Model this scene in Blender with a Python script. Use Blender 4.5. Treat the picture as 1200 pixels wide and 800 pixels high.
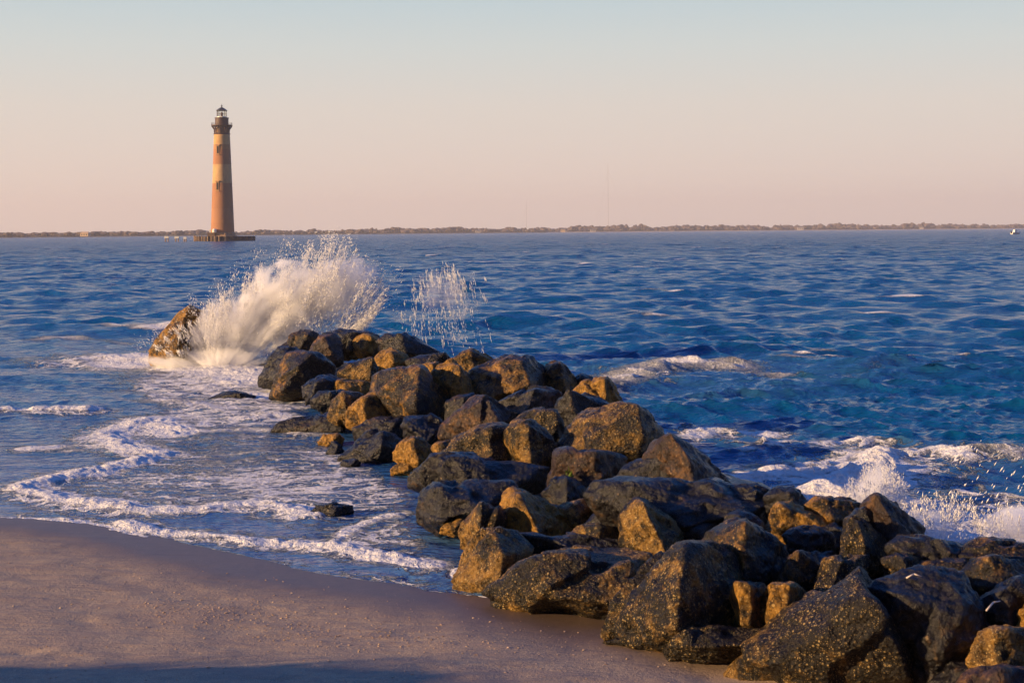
import bpy, bmesh, math, random
import numpy as np
from mathutils import Vector, Matrix

# ------------------------------------------------------------------ scene
for o in list(bpy.data.objects):
    bpy.data.objects.remove(o)
S = bpy.context.scene
C = S.collection
R = math.radians
random.seed(7)
rng = np.random.default_rng(11)

# ------------------------------------------------------------------ camera
F = 1700.0
H = 2.8
PITCH = 0.0                      # the towers stay upright: level camera, lens shifted down
ROLL = 0.0075
_R0 = np.array([1.0, 0, 0]); _F = np.array([0, math.cos(PITCH), -math.sin(PITCH)])
_U0 = np.array([0, math.sin(PITCH), math.cos(PITCH)])
_R = _R0 * math.cos(ROLL) - _U0 * math.sin(ROLL)
_U = _U0 * math.cos(ROLL) + _R0 * math.sin(ROLL)
cam_d = bpy.data.cameras.new('camera')
cam = bpy.data.objects.new('camera', cam_d); C.objects.link(cam)
cam_d.sensor_fit = 'HORIZONTAL'; cam_d.sensor_width = 36; cam_d.lens = 36 * F / 1200
cam_d.shift_y = -129 / 1200
cam_d.clip_start = 0.1; cam_d.clip_end = 40000
cam.matrix_world = Matrix(((_R[0], _U[0], -_F[0], 0), (_R[1], _U[1], -_F[1], 0),
                           (_R[2], _U[2], -_F[2], H), (0, 0, 0, 1)))
S.camera = cam

# ------------------------------------------------------------------ light
SUN_EL, SUN_AZ = 14.0, 72.0      # azimuth: degrees to the left, measured from straight behind the camera
sdir = Vector((-math.sin(R(SUN_AZ)) * math.cos(R(SUN_EL)), -math.cos(R(SUN_AZ)) * math.cos(R(SUN_EL)), math.sin(R(SUN_EL))))
sl = bpy.data.lights.new('sun', 'SUN'); sl.energy = 5.0; sl.angle = R(0.6); sl.color = (1.0, 0.66, 0.33)
so = bpy.data.objects.new('sun', sl); C.objects.link(so)
so.rotation_euler = sdir.to_track_quat('Z', 'Y').to_euler()
so.location = (-20, -6, 12)

W = bpy.data.worlds.new('World'); S.world = W; W.use_nodes = True
nt = W.node_tree; nt.nodes.clear()
def wn(t, **k):
    n = nt.nodes.new(t)
    for a, b in k.items(): setattr(n, a, b)
    return n
out = wn('ShaderNodeOutputWorld')
sky = wn('ShaderNodeTexSky', sky_type='NISHITA', sun_disc=False, sun_elevation=R(SUN_EL),
         sun_rotation=math.atan2(sdir.x, sdir.y), dust_density=2.0, ozone_density=3.0)
bg1 = wn('ShaderNodeBackground'); bg1.inputs['Strength'].default_value = 0.06
nt.links.new(sky.outputs[0], bg1.inputs[0])
tc = wn('ShaderNodeTexCoord'); sx = wn('ShaderNodeSeparateXYZ')
nt.links.new(tc.outputs['Generated'], sx.inputs[0])
cr = wn('ShaderNodeValToRGB')
stops = [(0.0, (.525, .425, .365)), (0.04, (.525, .44, .38)), (0.085, (.49, .445, .395)), (0.125, (.42, .445, .425)), (0.165, (.335, .415, .44)),
         (0.20, (.15, .29, .45)), (0.27, (.05, .19, .48)), (0.42, (.018, .145, .54)), (1.0, (.008, .07, .36))]
e = cr.color_ramp.elements
e[0].position, e[0].color = stops[0][0], (*stops[0][1], 1)
e[1].position, e[1].color = stops[-1][0], (*stops[-1][1], 1)
for p, c in stops[1:-1]:
    q = e.new(p); q.color = (*c, 1)
nt.links.new(sx.outputs['Z'], cr.inputs[0])
gt = wn('ShaderNodeMath', operation='GREATER_THAN'); gt.inputs[1].default_value = -.012; nt.links.new(sx.outputs['Z'], gt.inputs[0])
gm_ = wn('ShaderNodeMix', data_type='RGBA'); gm_.inputs[6].default_value = (.07, .09, .12, 1)
nt.links.new(gt.outputs[0], gm_.inputs[0]); nt.links.new(cr.outputs[0], gm_.inputs[7])
bg2 = wn('ShaderNodeBackground'); bg2.inputs['Strength'].default_value = 1.0
# sky behind the camera dimmed to cut fill and deepen rock shade
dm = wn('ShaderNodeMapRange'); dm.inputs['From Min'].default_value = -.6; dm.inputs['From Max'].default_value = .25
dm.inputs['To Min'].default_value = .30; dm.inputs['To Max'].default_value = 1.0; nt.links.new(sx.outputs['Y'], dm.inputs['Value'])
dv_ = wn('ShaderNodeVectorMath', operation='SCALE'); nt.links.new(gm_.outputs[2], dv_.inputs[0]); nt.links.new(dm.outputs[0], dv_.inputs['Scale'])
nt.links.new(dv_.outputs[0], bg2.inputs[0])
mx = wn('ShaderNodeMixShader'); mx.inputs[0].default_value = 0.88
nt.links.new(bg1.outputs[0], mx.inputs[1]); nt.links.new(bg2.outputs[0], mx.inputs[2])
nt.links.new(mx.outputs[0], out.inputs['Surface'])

S.view_settings.view_transform = 'Standard'; S.view_settings.look = 'None'
S.view_settings.exposure = 0.75; S.view_settings.gamma = 1.0; S.view_settings.use_curve_mapping = False
S.render.engine = 'CYCLES'
S.render.resolution_x, S.render.resolution_y = 1024, 682
S.cycles.max_bounces = 9; S.cycles.diffuse_bounces = 2; S.cycles.glossy_bounces = 3
S.cycles.volume_bounces = 8; S.cycles.transparent_max_bounces = 12
S.cycles.volume_step_rate = 1.5; S.cycles.volume_max_steps = 128

# ------------------------------------------------------------------ helpers
def hor(x): return 271 - (x - 600) * ROLL
def ray(px, py):
    px = np.asarray(px, float); py = np.asarray(py, float)
    return _F * F + np.multiply.outer(px - 600, _R) + np.multiply.outer(271 - py, _U)
def at_z(px, py, z=0.0):
    v = ray(px, py); t = (z - H) / v[..., 2]
    return v * t[..., None] + np.array([0, 0, H])
def at_y(px, py, Y):
    v = ray(px, py); t = np.asarray(Y) / v[..., 1]
    return v * t[..., None] + np.array([0, 0, H])
def dist_of(x, yb, z): return (H - z) * F / (yb - hor(x))

def hsh(n):
    n = (n ^ (n >> 15)) * np.uint32(0x85ebca6b); n = (n ^ (n >> 13)) * np.uint32(0xc2b2ae35)
    return n ^ (n >> 16)
def vnoise(P, seed=0):
    """value noise, P (N,3) -> (N,) in -1..1"""
    i = np.floor(P).astype(np.int64); f = P - i; f = f * f * f * (f * (f * 6 - 15) + 10)
    r = np.zeros(len(P))
    for dx in (0, 1):
        for dy in (0, 1):
            for dz in (0, 1):
                h = ((i[:, 0] + dx) * 73856093 ^ (i[:, 1] + dy) * 19349663 ^ (i[:, 2] + dz) * 83492791 ^ (seed * 2654435761)) & 0xffffffff
                h = hsh(h.astype(np.uint32)).astype(float) / 4294967295.0
                w = (f[:, 0] if dx else 1 - f[:, 0]) * (f[:, 1] if dy else 1 - f[:, 1]) * (f[:, 2] if dz else 1 - f[:, 2])
                r += w * h
    return r * 2 - 1
def fbm(P, o=4, seed=0, g=.5):
    a, s, t = 1.0, np.zeros(len(P)), 0
    for k in range(o):
        s += a * vnoise(P, seed + k); t += a; a *= g; P = P * 2.03 + 17.3
    return s / t
def fbm2(x, y, sc, o=4, seed=0, g=.5):
    return fbm(np.stack([x * sc, y * sc, np.zeros_like(x)], 1), o, seed, g)
def sstep(a, b, x):
    t = np.clip((x - a) / (b - a), 0, 1); return t * t * (3 - 2 * t)

def mesh_np(name, V, Fc, smooth=True):
    m = bpy.data.meshes.new(name)
    V = np.asarray(V, np.float32); Fc = np.asarray(Fc, np.int32); k = Fc.shape[1]
    m.vertices.add(len(V)); m.vertices.foreach_set('co', V.ravel())
    m.loops.add(Fc.size); m.loops.foreach_set('vertex_index', Fc.ravel())
    m.polygons.add(len(Fc)); m.polygons.foreach_set('loop_start', np.arange(0, Fc.size, k, dtype=np.int32))
    m.polygons.foreach_set('use_smooth', np.full(len(Fc), smooth))
    m.update(); m.validate()
    return m
def attr(m, name, a):
    at = m.attributes.new(name, 'FLOAT', 'POINT'); at.data.foreach_set('value', np.asarray(a, np.float32))
def link(name, me, mat=None, parent=None):
    o = bpy.data.objects.new(name, me); C.objects.link(o)
    if mat: me.materials.append(mat)
    if parent: o.parent = parent
    return o
def tag(o, label=None, cat=None, group=None, kind=None):
    if label: o['label'] = label
    if cat: o['category'] = cat
    if group: o['group'] = group
    if kind: o['kind'] = kind
    return o
def empty(name, loc, rz=0.0):
    o = bpy.data.objects.new(name, None); C.objects.link(o); o.location = loc; o.rotation_euler = (0, 0, rz)
    o.empty_display_size = .2
    return o

class MB:
    def __init__(s): s.b = bmesh.new()
    def box(s, c, d, rz=0, taper=1.0):
        x, y, z = d[0] / 2, d[1] / 2, d[2] / 2; v = []
        for k, (a, b, e_) in enumerate([(-1, -1, -1), (1, -1, -1), (1, 1, -1), (-1, 1, -1), (-1, -1, 1), (1, -1, 1), (1, 1, 1), (-1, 1, 1)]):
            t = taper if e_ > 0 else 1
            X, Y = a * x * t, b * y * t
            v.append(s.b.verts.new((c[0] + X * math.cos(rz) - Y * math.sin(rz), c[1] + X * math.sin(rz) + Y * math.cos(rz), c[2] + e_ * z)))
        for f in ((3, 2, 1, 0), (4, 5, 6, 7), (0, 1, 5, 4), (1, 2, 6, 5), (2, 3, 7, 6), (3, 0, 4, 7)): s.b.faces.new([v[i] for i in f])
        return s
    def lathe(s, prof, n=32, c=(0, 0), cap=True, ph=0.0):
        rings = []
        for r, z in prof:
            rings.append([s.b.verts.new((c[0] + r * math.cos(ph + 2 * math.pi * i / n), c[1] + r * math.sin(ph + 2 * math.pi * i / n), z)) for i in range(n)])
        for a, b in zip(rings, rings[1:]):
            for i in range(n): s.b.faces.new((a[i], a[(i + 1) % n], b[(i + 1) % n], b[i]))
        if cap:
            s.b.faces.new(rings[0][::-1]); s.b.faces.new(rings[-1])
        return s
    def tube(s, p, q, r, n=6, r2=None):
        p, q = Vector(p), Vector(q); d = (q - p).normalized(); a = d.orthogonal().normalized(); b = d.cross(a)
        r2 = r if r2 is None else r2; R0, R1 = [], []
        for i in range(n):
            t = 2 * math.pi * i / n; u = a * math.cos(t) + b * math.sin(t)
            R0.append(s.b.verts.new(p + u * r)); R1.append(s.b.verts.new(q + u * r2))
        for i in range(n): s.b.faces.new((R0[i], R0[(i + 1) % n], R1[(i + 1) % n], R1[i]))
        s.b.faces.new(R0[::-1]); s.b.faces.new(R1)
        return s
    def build(s, name, mat, parent=None, smooth=False):
        me = bpy.data.meshes.new(name); bmesh.ops.recalc_face_normals(s.b, faces=s.b.faces[:]); s.b.to_mesh(me); s.b.free()
        if smooth:
            for p in me.polygons: p.use_smooth = True
        return link(name, me, mat, parent)

# ------------------------------------------------------------------ materials
class NT:
    def __init__(s, name):
        s.m = bpy.data.materials.new(name); s.m.use_nodes = True; s.t = s.m.node_tree; s.t.nodes.clear()
        s.o = s.n('ShaderNodeOutputMaterial')
    def n(s, t, ins=None, **k):
        x = s.t.nodes.new(t)
        for a, b in k.items(): setattr(x, a, b)
        for a, b in (ins or {}).items(): s.set(x, a, b)
        return x
    def set(s, x, a, b):
        if isinstance(b, bpy.types.NodeSocket): s.t.links.new(b, x.inputs[a])
        else: x.inputs[a].default_value = b
    def noise(s, sc, det=4, rough=.55, vec=None, dist=0.0):
        x = s.n('ShaderNodeTexNoise', {'Scale': sc, 'Detail': det, 'Roughness': rough, 'Distortion': dist})
        if vec: s.t.links.new(vec, x.inputs['Vector'])
        return x.outputs['Fac']
    def voro(s, sc, vec=None, feature='F1', rnd=1.0):
        x = s.n('ShaderNodeTexVoronoi', {'Scale': sc, 'Randomness': rnd}, feature=feature)
        if vec: s.t.links.new(vec, x.inputs['Vector'])
        return x
    def ramp(s, fac, stops):
        x = s.n('ShaderNodeValToRGB', {'Fac': fac}); e = x.color_ramp.elements
        def c4(c): return (c, c, c, 1) if not hasattr(c, '__len__') else (*c, 1)
        e[0].position, e[0].color = stops[0][0], c4(stops[0][1]); e[1].position, e[1].color = stops[-1][0], c4(stops[-1][1])
        for p, c in stops[1:-1]: q = e.new(p); q.color = c4(c)
        return x.outputs[0]
    def mix(s, f, a, b, bt='MIX'):
        x = s.n('ShaderNodeMix', data_type='RGBA', blend_type=bt)
        s.set(x, 0, f)
        for i, v in ((6, a), (7, b)):
            s.set(x, i, v if isinstance(v, bpy.types.NodeSocket) else (*v, 1))
        return x.outputs[2]
    def math(s, op, a, b=0.0, c=None):
        x = s.n('ShaderNodeMath', operation=op); s.set(x, 0, a); s.set(x, 1, b)
        if c is not None: s.set(x, 2, c)
        return x.outputs[0]
    def attr(s, name): return s.n('ShaderNodeAttribute', attribute_name=name).outputs['Fac']
    def bump(s, h, d, st=1.0, nrm=None):
        x = s.n('ShaderNodeBump', {'Height': h, 'Distance': d, 'Strength': st})
        if nrm: s.t.links.new(nrm, x.inputs['Normal'])
        return x.outputs[0]
    def bsdf(s, **k):
        x = s.n('ShaderNodeBsdfPrincipled')
        for a, b in k.items():
            a = a.replace('_', ' ')
            if isinstance(b, tuple) and len(b) == 3: b = (*b, 1)
            s.set(x, a, b)
        s.t.links.new(x.outputs[0], s.o.inputs['Surface']); return x

def simple(name, col, rough=.7, var=.25, sc=3.0, bump=.01, **k):
    t = NT(name); pos = t.n('ShaderNodeTexCoord').outputs['Object']
    n = t.noise(sc, 5, .6, pos)
    c = t.mix(t.ramp(n, [(.3, 0.0), (.7, 1.0)]), tuple(x * (1 - var) for x in col), tuple(min(1, x * (1 + var)) for x in col))
    t.bsdf(Base_Color=c, Roughness=rough, Normal=t.bump(n, bump), **k)
    return t.m

def rock_mat(name, dark, gold, gold_amt, grain, wet, pale, fleck=.5, fcol=(.55, .40, .20)):
    """granite boulder: dark algae film, ochre crust in patches, pale barnacle flecks"""
    t = NT(name)
    pos = t.n('ShaderNodeNewGeometry').outputs['Position']
    off = t.n('ShaderNodeVectorMath', {0: pos, 1: t.n('ShaderNodeObjectInfo').outputs['Location']}, operation='ADD').outputs[0]
    n0 = t.noise(.9, 3, .5, off, .4); n1 = t.noise(3.2, 6, .68, off, .5); n2 = t.noise(13, 6, .72, off, .2); n3 = t.noise(55, 4, .75, off)
    v = t.voro(grain, off); vf = v.outputs['Distance']
    sc_ = t.n('ShaderNodeSeparateColor', {'Color': v.outputs['Color']}); sr, sg = sc_.outputs[0], sc_.outputs[1]
    v2 = t.voro(grain * 2.6, off); v2f = v2.outputs['Distance']; s2 = t.n('ShaderNodeSeparateColor', {'Color': v2.outputs['Color']}).outputs[0]
    # patches of ochre
    g = t.math('ADD', t.math('ADD', t.math('MULTIPLY', n0, .5), t.math('MULTIPLY', n1, .6)), t.math('MULTIPLY', n2, .35))      # mean about .72
    lo = .86 - gold_amt * .30
    gm = t.ramp(g, [(lo - .05, 0.0), (lo + .06, 1.0)])
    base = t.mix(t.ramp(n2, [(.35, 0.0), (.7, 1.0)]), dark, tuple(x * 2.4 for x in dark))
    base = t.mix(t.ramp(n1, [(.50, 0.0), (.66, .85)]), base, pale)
    gc = t.mix(t.ramp(n2, [(.36, 0.0), (.62, 1.0)]), tuple(x * .28 for x in gold), gold)
    gc = t.mix(t.ramp(n3, [(.35, .6), (.6, 0.0)]), gc, tuple(x * .22 for x in gold))
    col = t.mix(gm, base, gc)
    # barnacles
    fl = t.math('MULTIPLY', t.ramp(vf, [(.16, 1.0), (.34, 0.0)]), t.ramp(sr, [(1 - fleck, 0.0), (1.02 - fleck, 1.0)]))
    f2 = t.math('MULTIPLY', t.ramp(v2f, [(.2, 1.0), (.36, 0.0)]), t.ramp(s2, [(1 - fleck * .8, 0.0), (1.02 - fleck * .8, 1.0)]))
    fl = t.math('MULTIPLY', t.math('MAXIMUM', fl, f2), t.ramp(t.math('ADD', n1, t.math('MULTIPLY', gm, .12)), [(.40, .10), (.52, 1.0)]))
    col = t.mix(t.math('MULTIPLY', fl, .85), col, t.mix(sg, fcol, tuple(x * .5 for x in fcol)))
    # sparse fracture lines
    ck = t.ramp(t.math('ABSOLUTE', t.math('SUBTRACT', t.noise(1.1, 3, .55, off, 1.6), .5)), [(0.0, 0.0), (.012, 1.0)])
    rough = t.ramp(n1, [(.38, .56 - wet * .32), (.62, .92 - wet * .48)])
    b = t.bump(n1, .10, .8); b = t.bump(n2, .045, .9, b); b = t.bump(ck, .03, .7, b)
    b = t.bump(t.math('SUBTRACT', 1.0, vf), .6 / grain, .9, b); b = t.bump(n3, .012, .9, b)
    t.bsdf(Base_Color=col, Roughness=rough, Normal=b, Specular_IOR_Level=.30, Coat_Weight=max(0.0, wet - .62) * .9, Coat_Roughness=.26, Coat_Normal=t.bump(n2, .03, .7, t.bump(n1, .06, .8)))
    return t.m
RM = {
    'gold': rock_mat('ochre_boulder', (.012, .008, .0045), (.52, .27, .048), .60, 24, .6, (.065, .037, .015), .5, (.62, .40, .14)),
    'dark': rock_mat('wet_shaded_boulder', (.0036, .0028, .0036), (.17, .09, .025), .02, 22, 1.0, (.011, .008, .007), .07, (.30, .2, .1)),  # near-black base also stands in for shade on rocks in shadow
    'mix':  rock_mat('mottled_boulder', (.0062, .0042, .0032), (.42, .215, .040), .26, 28, .8, (.028, .017, .010), .35, (.55, .34, .12)),
    'plum': rock_mat('bare_granite_boulder', (.022, .0135, .0115), (.26, .13, .044), .22, 20, .75, (.085, .047, .031), .12, (.4, .26, .14)),
    'crust': rock_mat('barnacle_crusted_boulder', (.0060, .0042, .0022), (.38, .205, .042), .37, 34, .7, (.028, .0175, .0075), .72, (.60, .42, .17)),
}

def sea_mat():
    t = NT('sea_water')
    pos = t.n('ShaderNodeNewGeometry').outputs['Position']
    foam, lace, dist, shal = t.attr('foam'), t.attr('lace'), t.attr('far'), t.attr('shallow')
    mp = t.n('ShaderNodeMapping', {'Vector': pos, 'Scale': (1.0, 1.0, 1.0)}).outputs[0]
    # ripples
    mf = t.n('ShaderNodeMapping', {'Vector': pos, 'Scale': (.55, 1.2, 1.0), 'Rotation': (0, 0, .35)}).outputs[0]
    r1 = t.noise(7.0, 3, .6, mf, .6); r2 = t.noise(1.3, 4, .6, mf, .8); r3 = t.noise(.32, 5, .62, mf, .6); r4 = t.noise(.06, 5, .65, mf, .3)
    near = t.math('SUBTRACT', 1.0, dist)
    b1 = t.bump(r1, .030, near)
    b1 = t.bump(t.noise(3.0, 3, .6, mf, .8), .075, .9, b1)
    b2 = t.bump(r2, .20, .8, b1)
    b3 = t.bump(r3, 2.2, dist, b2)
    b3 = t.bump(t.noise(1.0, 3, .6, t.n('ShaderNodeMapping', {'Vector': pos, 'Scale': (.6, 1.3, 1.0)}).outputs[0]), .7, t.math('MULTIPLY', dist, .9), b3)
    deep = t.mix(r3, (.001, .042, .150), (.003, .090, .225))
    sh = t.mix(r2, (.04, .12, .28), (.10, .19, .36))
    col = t.mix(shal, deep, sh)
    # foam
    wob = t.n('ShaderNodeTexNoise', {'Scale': 1.6, 'Detail': 4.0, 'Vector': mp}).outputs['Color']
    wv = t.n('ShaderNodeVectorMath', {0: mp, 1: wob}, operation='ADD').outputs[0]
    ms = t.n('ShaderNodeMapping', {'Vector': wv, 'Scale': (.55, 1.35, 1.0)}).outputs[0]
    e1 = t.voro(2.6, ms, 'DISTANCE_TO_EDGE').outputs['Distance']; e2 = t.voro(8.0, ms, 'DISTANCE_TO_EDGE').outputs['Distance']
    cell = t.math('MINIMUM', e1, t.math('MULTIPLY', e2, 2.2))
    net = t.ramp(cell, [(0.0, 1.0), (.16, .35), (.4, 0.0)])
    big = t.noise(.9, 5, .65, ms, 1.2)
    fine = t.noise(16, 4, .7, mp, .4)
    lc = t.math('MULTIPLY', lace, t.math('ADD', t.math('MULTIPLY', net, .75), t.math('MULTIPLY', big, 1.05)))
    lc = t.math('ADD', lc, t.math('MULTIPLY', t.math('SUBTRACT', fine, .5), .5))
    lm = t.ramp(lc, [(.50, 0.0), (.66, 1.0)])
    fm = t.ramp(t.math('ADD', foam, t.math('MULTIPLY', t.math('SUBTRACT', fine, .5), .45)), [(.26, 0.0), (.50, 1.0)])
    fac = t.math('MAXIMUM', fm, t.math('MULTIPLY', lm, .96))
    col = t.mix(fac, col, t.mix(fine, (.74, .72, .71), (.92, .91, .89)))
    rg = t.math('ADD', t.math('MULTIPLY', fac, .7), t.math('ADD', .10, t.math('MULTIPLY', dist, .14)))
    b4 = t.bump(t.math('ADD', t.math('MULTIPLY', fac, .7), t.math('MULTIPLY', t.math('ADD', fine, t.math('MULTIPLY', big, 1.5)), fac)), .07, 1.0, b3)
    t.bsdf(Base_Color=col, Roughness=rg, IOR=1.333, Normal=b4, Specular_IOR_Level=.26)
    return t.m

def sand_mat():
    t = NT('beach_sand')
    pos = t.n('ShaderNodeNewGeometry').outputs['Position']
    wet = t.attr('wet')
    n1 = t.noise(.7, 5, .6, pos, .5); n2 = t.noise(9, 5, .65, pos); n3 = t.noise(160, 3, .7, pos); n4 = t.noise(45, 3, .7, pos)
    dry = t.mix(n1, (.60, .435, .265), (.80, .60, .375))
    dry = t.mix(t.ramp(n3, [(.3, 0.0), (.75, 1.0)]), tuple([.17, .12, .095]), dry)
    dry = t.mix(t.ramp(n2, [(.45, 0.0), (.75, .5)]), dry, (.24, .165, .13))
    wc = t.mix(n2, (.105, .072, .058), (.16, .112, .088))
    st = t.noise(1.0, 5, .65, t.n('ShaderNodeMapping', {'Vector': pos, 'Scale': (1.2, 5.5, 1.0), 'Rotation': (0, 0, -.18)}).outputs[0], .4)
    dry = t.mix(t.ramp(st, [(.42, 0.0), (.62, .55)]), dry, (.30, .215, .165))
    w = t.ramp(t.math('ADD', wet, t.math('MULTIPLY', t.math('SUBTRACT', n1, .5), .5)), [(.15, 0.0), (.7, 1.0)])
    col = t.mix(w, dry, wc)
    # shell grit
    v = t.voro(70, pos); sp = t.n('ShaderNodeSeparateColor', {'Color': v.outputs['Color']}).outputs[0]
    g = t.math('MULTIPLY', t.ramp(v.outputs['Distance'], [(.12, 1.0), (.25, 0.0)]), t.ramp(sp, [(.93, 0.0), (.96, 1.0)]))
    col = t.mix(t.math('MULTIPLY', g, t.ramp(n2, [(.4, .2), (.6, 1.0)])), col, (.62, .48, .36))
    rg = t.math('SUBTRACT', .9, t.math('MULTIPLY', w, .42))
    dryb = t.math('SUBTRACT', 1.0, t.math('MULTIPLY', w, .8))
    b = t.bump(n2, .009, dryb); b = t.bump(st, .03, dryb, b); b = t.bump(n4, .008, dryb, b); b = t.bump(n3, .003, dryb, b)
    t.bsdf(Base_Color=col, Roughness=rg, Normal=b, Specular_IOR_Level=.35)
    return t.m

# ------------------------------------------------------------------ shoreline and polylines (traced, then laid on the sea plane)
def world_line(pts, z=0.0):
    p = np.array(pts, float); return at_z(p[:, 0], p[:, 1], z)[:, :2]
def dist_poly(x, y, L, closed=False):
    """unsigned distance to polyline and parameter"""
    P = np.stack([x, y], 1); best = np.full(len(x), 1e9); side = np.zeros(len(x))
    n = len(L) if closed else len(L) - 1
    for i in range(n):
        a, b = L[i], L[(i + 1) % len(L)]; d = b - a; l2 = max(d @ d, 1e-9)
        t = np.clip(((P - a) @ d) / l2, 0, 1); q = a + t[:, None] * d; v = P - q
        dd = np.hypot(v[:, 0], v[:, 1]); m = dd < best
        cr_ = d[0] * v[:, 1] - d[1] * v[:, 0]
        best = np.where(m, dd, best); side = np.where(m, np.sign(cr_), side)
    return best, side
def smooth_line(L, k=3):
    for _ in range(k):
        n = [L[0]]
        for a, b in zip(L, L[1:]): n += [a * .75 + b * .25, a * .25 + b * .75]
        n.append(L[-1]); L = np.array(n)
    return L
shore_px = [(-260, 590), (-60, 603), (60, 609), (130, 618), (210, 636), (290, 652), (345, 668), (440, 682), (520, 696), (575, 700), (640, 716), (715, 728), (800, 740), (960, 754), (1300, 768), (1700, 775)]
shore = smooth_line(world_line(shore_px), 2)
shore = np.vstack([[-70, 26], shore, [40, 3]])

def inside(x, y, poly):
    c = np.zeros(len(x), bool); n = len(poly); j = n - 1
    for i in range(n):
        xi, yi = poly[i]; xj, yj = poly[j]
        c ^= ((yi > y) != (yj > y)) & (x < (xj - xi) * (y - yi) / (yj - yi + 1e-12) + xi); j = i
    return c

def sand_height(x, y):
    d, s = dist_poly(x, y, shore)
    sd = -d * s                     # positive on the land side
    z = np.where(sd > 0, .042 * sd, .10 * sd)
    z = np.where(z > .9, .9 + (z - .9) * .2, z)
    z = np.maximum(z, -1.5)
    # gentle undulation, scuffs
    k = np.clip(sd / 1.2, 0, 1)
    z = z + k * (.022 * fbm2(x * .55, y * 1.6, .8, 3, 5) + .012 * fbm2(x, y, 3.1, 3, 9) + .005 * fbm2(x * .6, y * 2.2, 5.5, 2, 14))
    # hollow with standing shade by the near rocks
    for (hx, hy, rr, dep) in ((815, 775, .36, .03), (670, 742, .42, .02)):
        c = at_z(hx, hy, .1); z = z - dep * np.exp(-(((x - c[0]) / rr) ** 2 + ((y - c[1]) / (rr * .8)) ** 2))
    # scuffed footprints
    for i, (hx, hy) in enumerate(((30, 741), (70, 746), (140, 786), (230, 782), (330, 772), (410, 779), (455, 792), (545, 795), (300, 792), (40, 790), (95, 700), (600, 760))):
        c = at_z(hx, hy, .25); a = .13; z = z - .022 * np.exp(-(((x - c[0]) / a) ** 2 + ((y - c[1]) / .09) ** 2)) + .010 * np.exp(-(((x - c[0] - .05) / (a * 1.6)) ** 2 + ((y - c[1]) / .2) ** 2))
    # unseen low dune left of the frame, shaped to shade the lower left corner
    dn = np.exp(-(((x + 7.0) / 1.5) ** 2 + ((y - 6.75) / 1.4) ** 2)); z = z + dn * (1.45 + .34 * fbm2(x, y, 1.6, 4, 71, .6)) + .5 * np.exp(-(((x + 13) / 3.0) ** 2 + ((y - 2.5) / 3.5) ** 2))
    z = z + np.clip(5.2 * np.exp(-((y + 17) / 5.5) ** 2) * sstep(-34, -20, x) * (1 + .25 * fbm2(x, y, .12, 3, 88)), 0, 8)  # dune ridge behind the camera, added unseen to block low sky glow
    return z, sd

def polar(thetas, rs):
    T, Rr = np.meshgrid(thetas, rs); x = (Rr * np.sin(T)).ravel(); y = (Rr * np.cos(T)).ravel()
    n, m = len(rs), len(thetas); i = np.arange(n * m).reshape(n, m)
    Fc = np.stack([i[:-1, :-1], i[:-1, 1:], i[1:, 1:], i[1:, :-1]], -1).reshape(-1, 4)
    return x, y, Fc

# sand: one sheet, fine in front of the camera, coarse elsewhere
th = np.concatenate([np.linspace(-math.pi, -.42, 90)[:-1], np.linspace(-.42, .42, 620), np.linspace(.42, math.pi, 90)[1:]])
rs = [.4]
while rs[-1] < 45: rs.append(rs[-1] + (max(.02, rs[-1] ** 2 / 4760 * .9) if 6.5 < rs[-1] < 19 else .35))
rs += [60, 90, 160, 300, 700, 2000]
x, y, Fc = polar(th, np.array(rs))
z, sd = sand_height(x, y)
me = mesh_np('sand', np.stack([x, y, z], 1), Fc[:, ::-1])
attr(me, 'wet', np.clip(1 - sd / 1.25, 0, 1) * (sd > -9))
sand = tag(link('sand', me, sand_mat()), kind='structure')

# ------------------------------------------------------------------ sea
waves = []
wr = np.random.default_rng(5)
NW = 84
for i in range(NW):
    lam = .26 * (15 / .26) ** (i / (NW - 1)) * wr.uniform(.93, 1.07)
    ang = math.radians(250 + wr.normal(0, 1) * (17 + 10 / lam ** .5))     # travelling towards the beach, from the right
    amp = .0092 * lam ** .50 * wr.uniform(.5, 1.4)
    if lam > 3: amp *= (3 / lam) ** .45
    waves.append((lam, ang, amp, wr.uniform(0, 6.28)))

jet_l = [(176, 405), (300, 440), (400, 520), (500, 590), (530, 672), (715, 728)]
jet_c = world_line([(200, 405), (345, 425), (470, 450), (560, 480), (680, 520), (800, 600), (950, 660), (1150, 730), (1500, 780)])
lee_poly = np.vstack([world_line([(200, 405), (345, 425), (470, 450), (560, 480), (680, 520), (800, 600), (950, 700)]), [[-3, 4], [-80, 4], [-80, 60]], world_line([(-200, 385), (100, 385)])])

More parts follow.
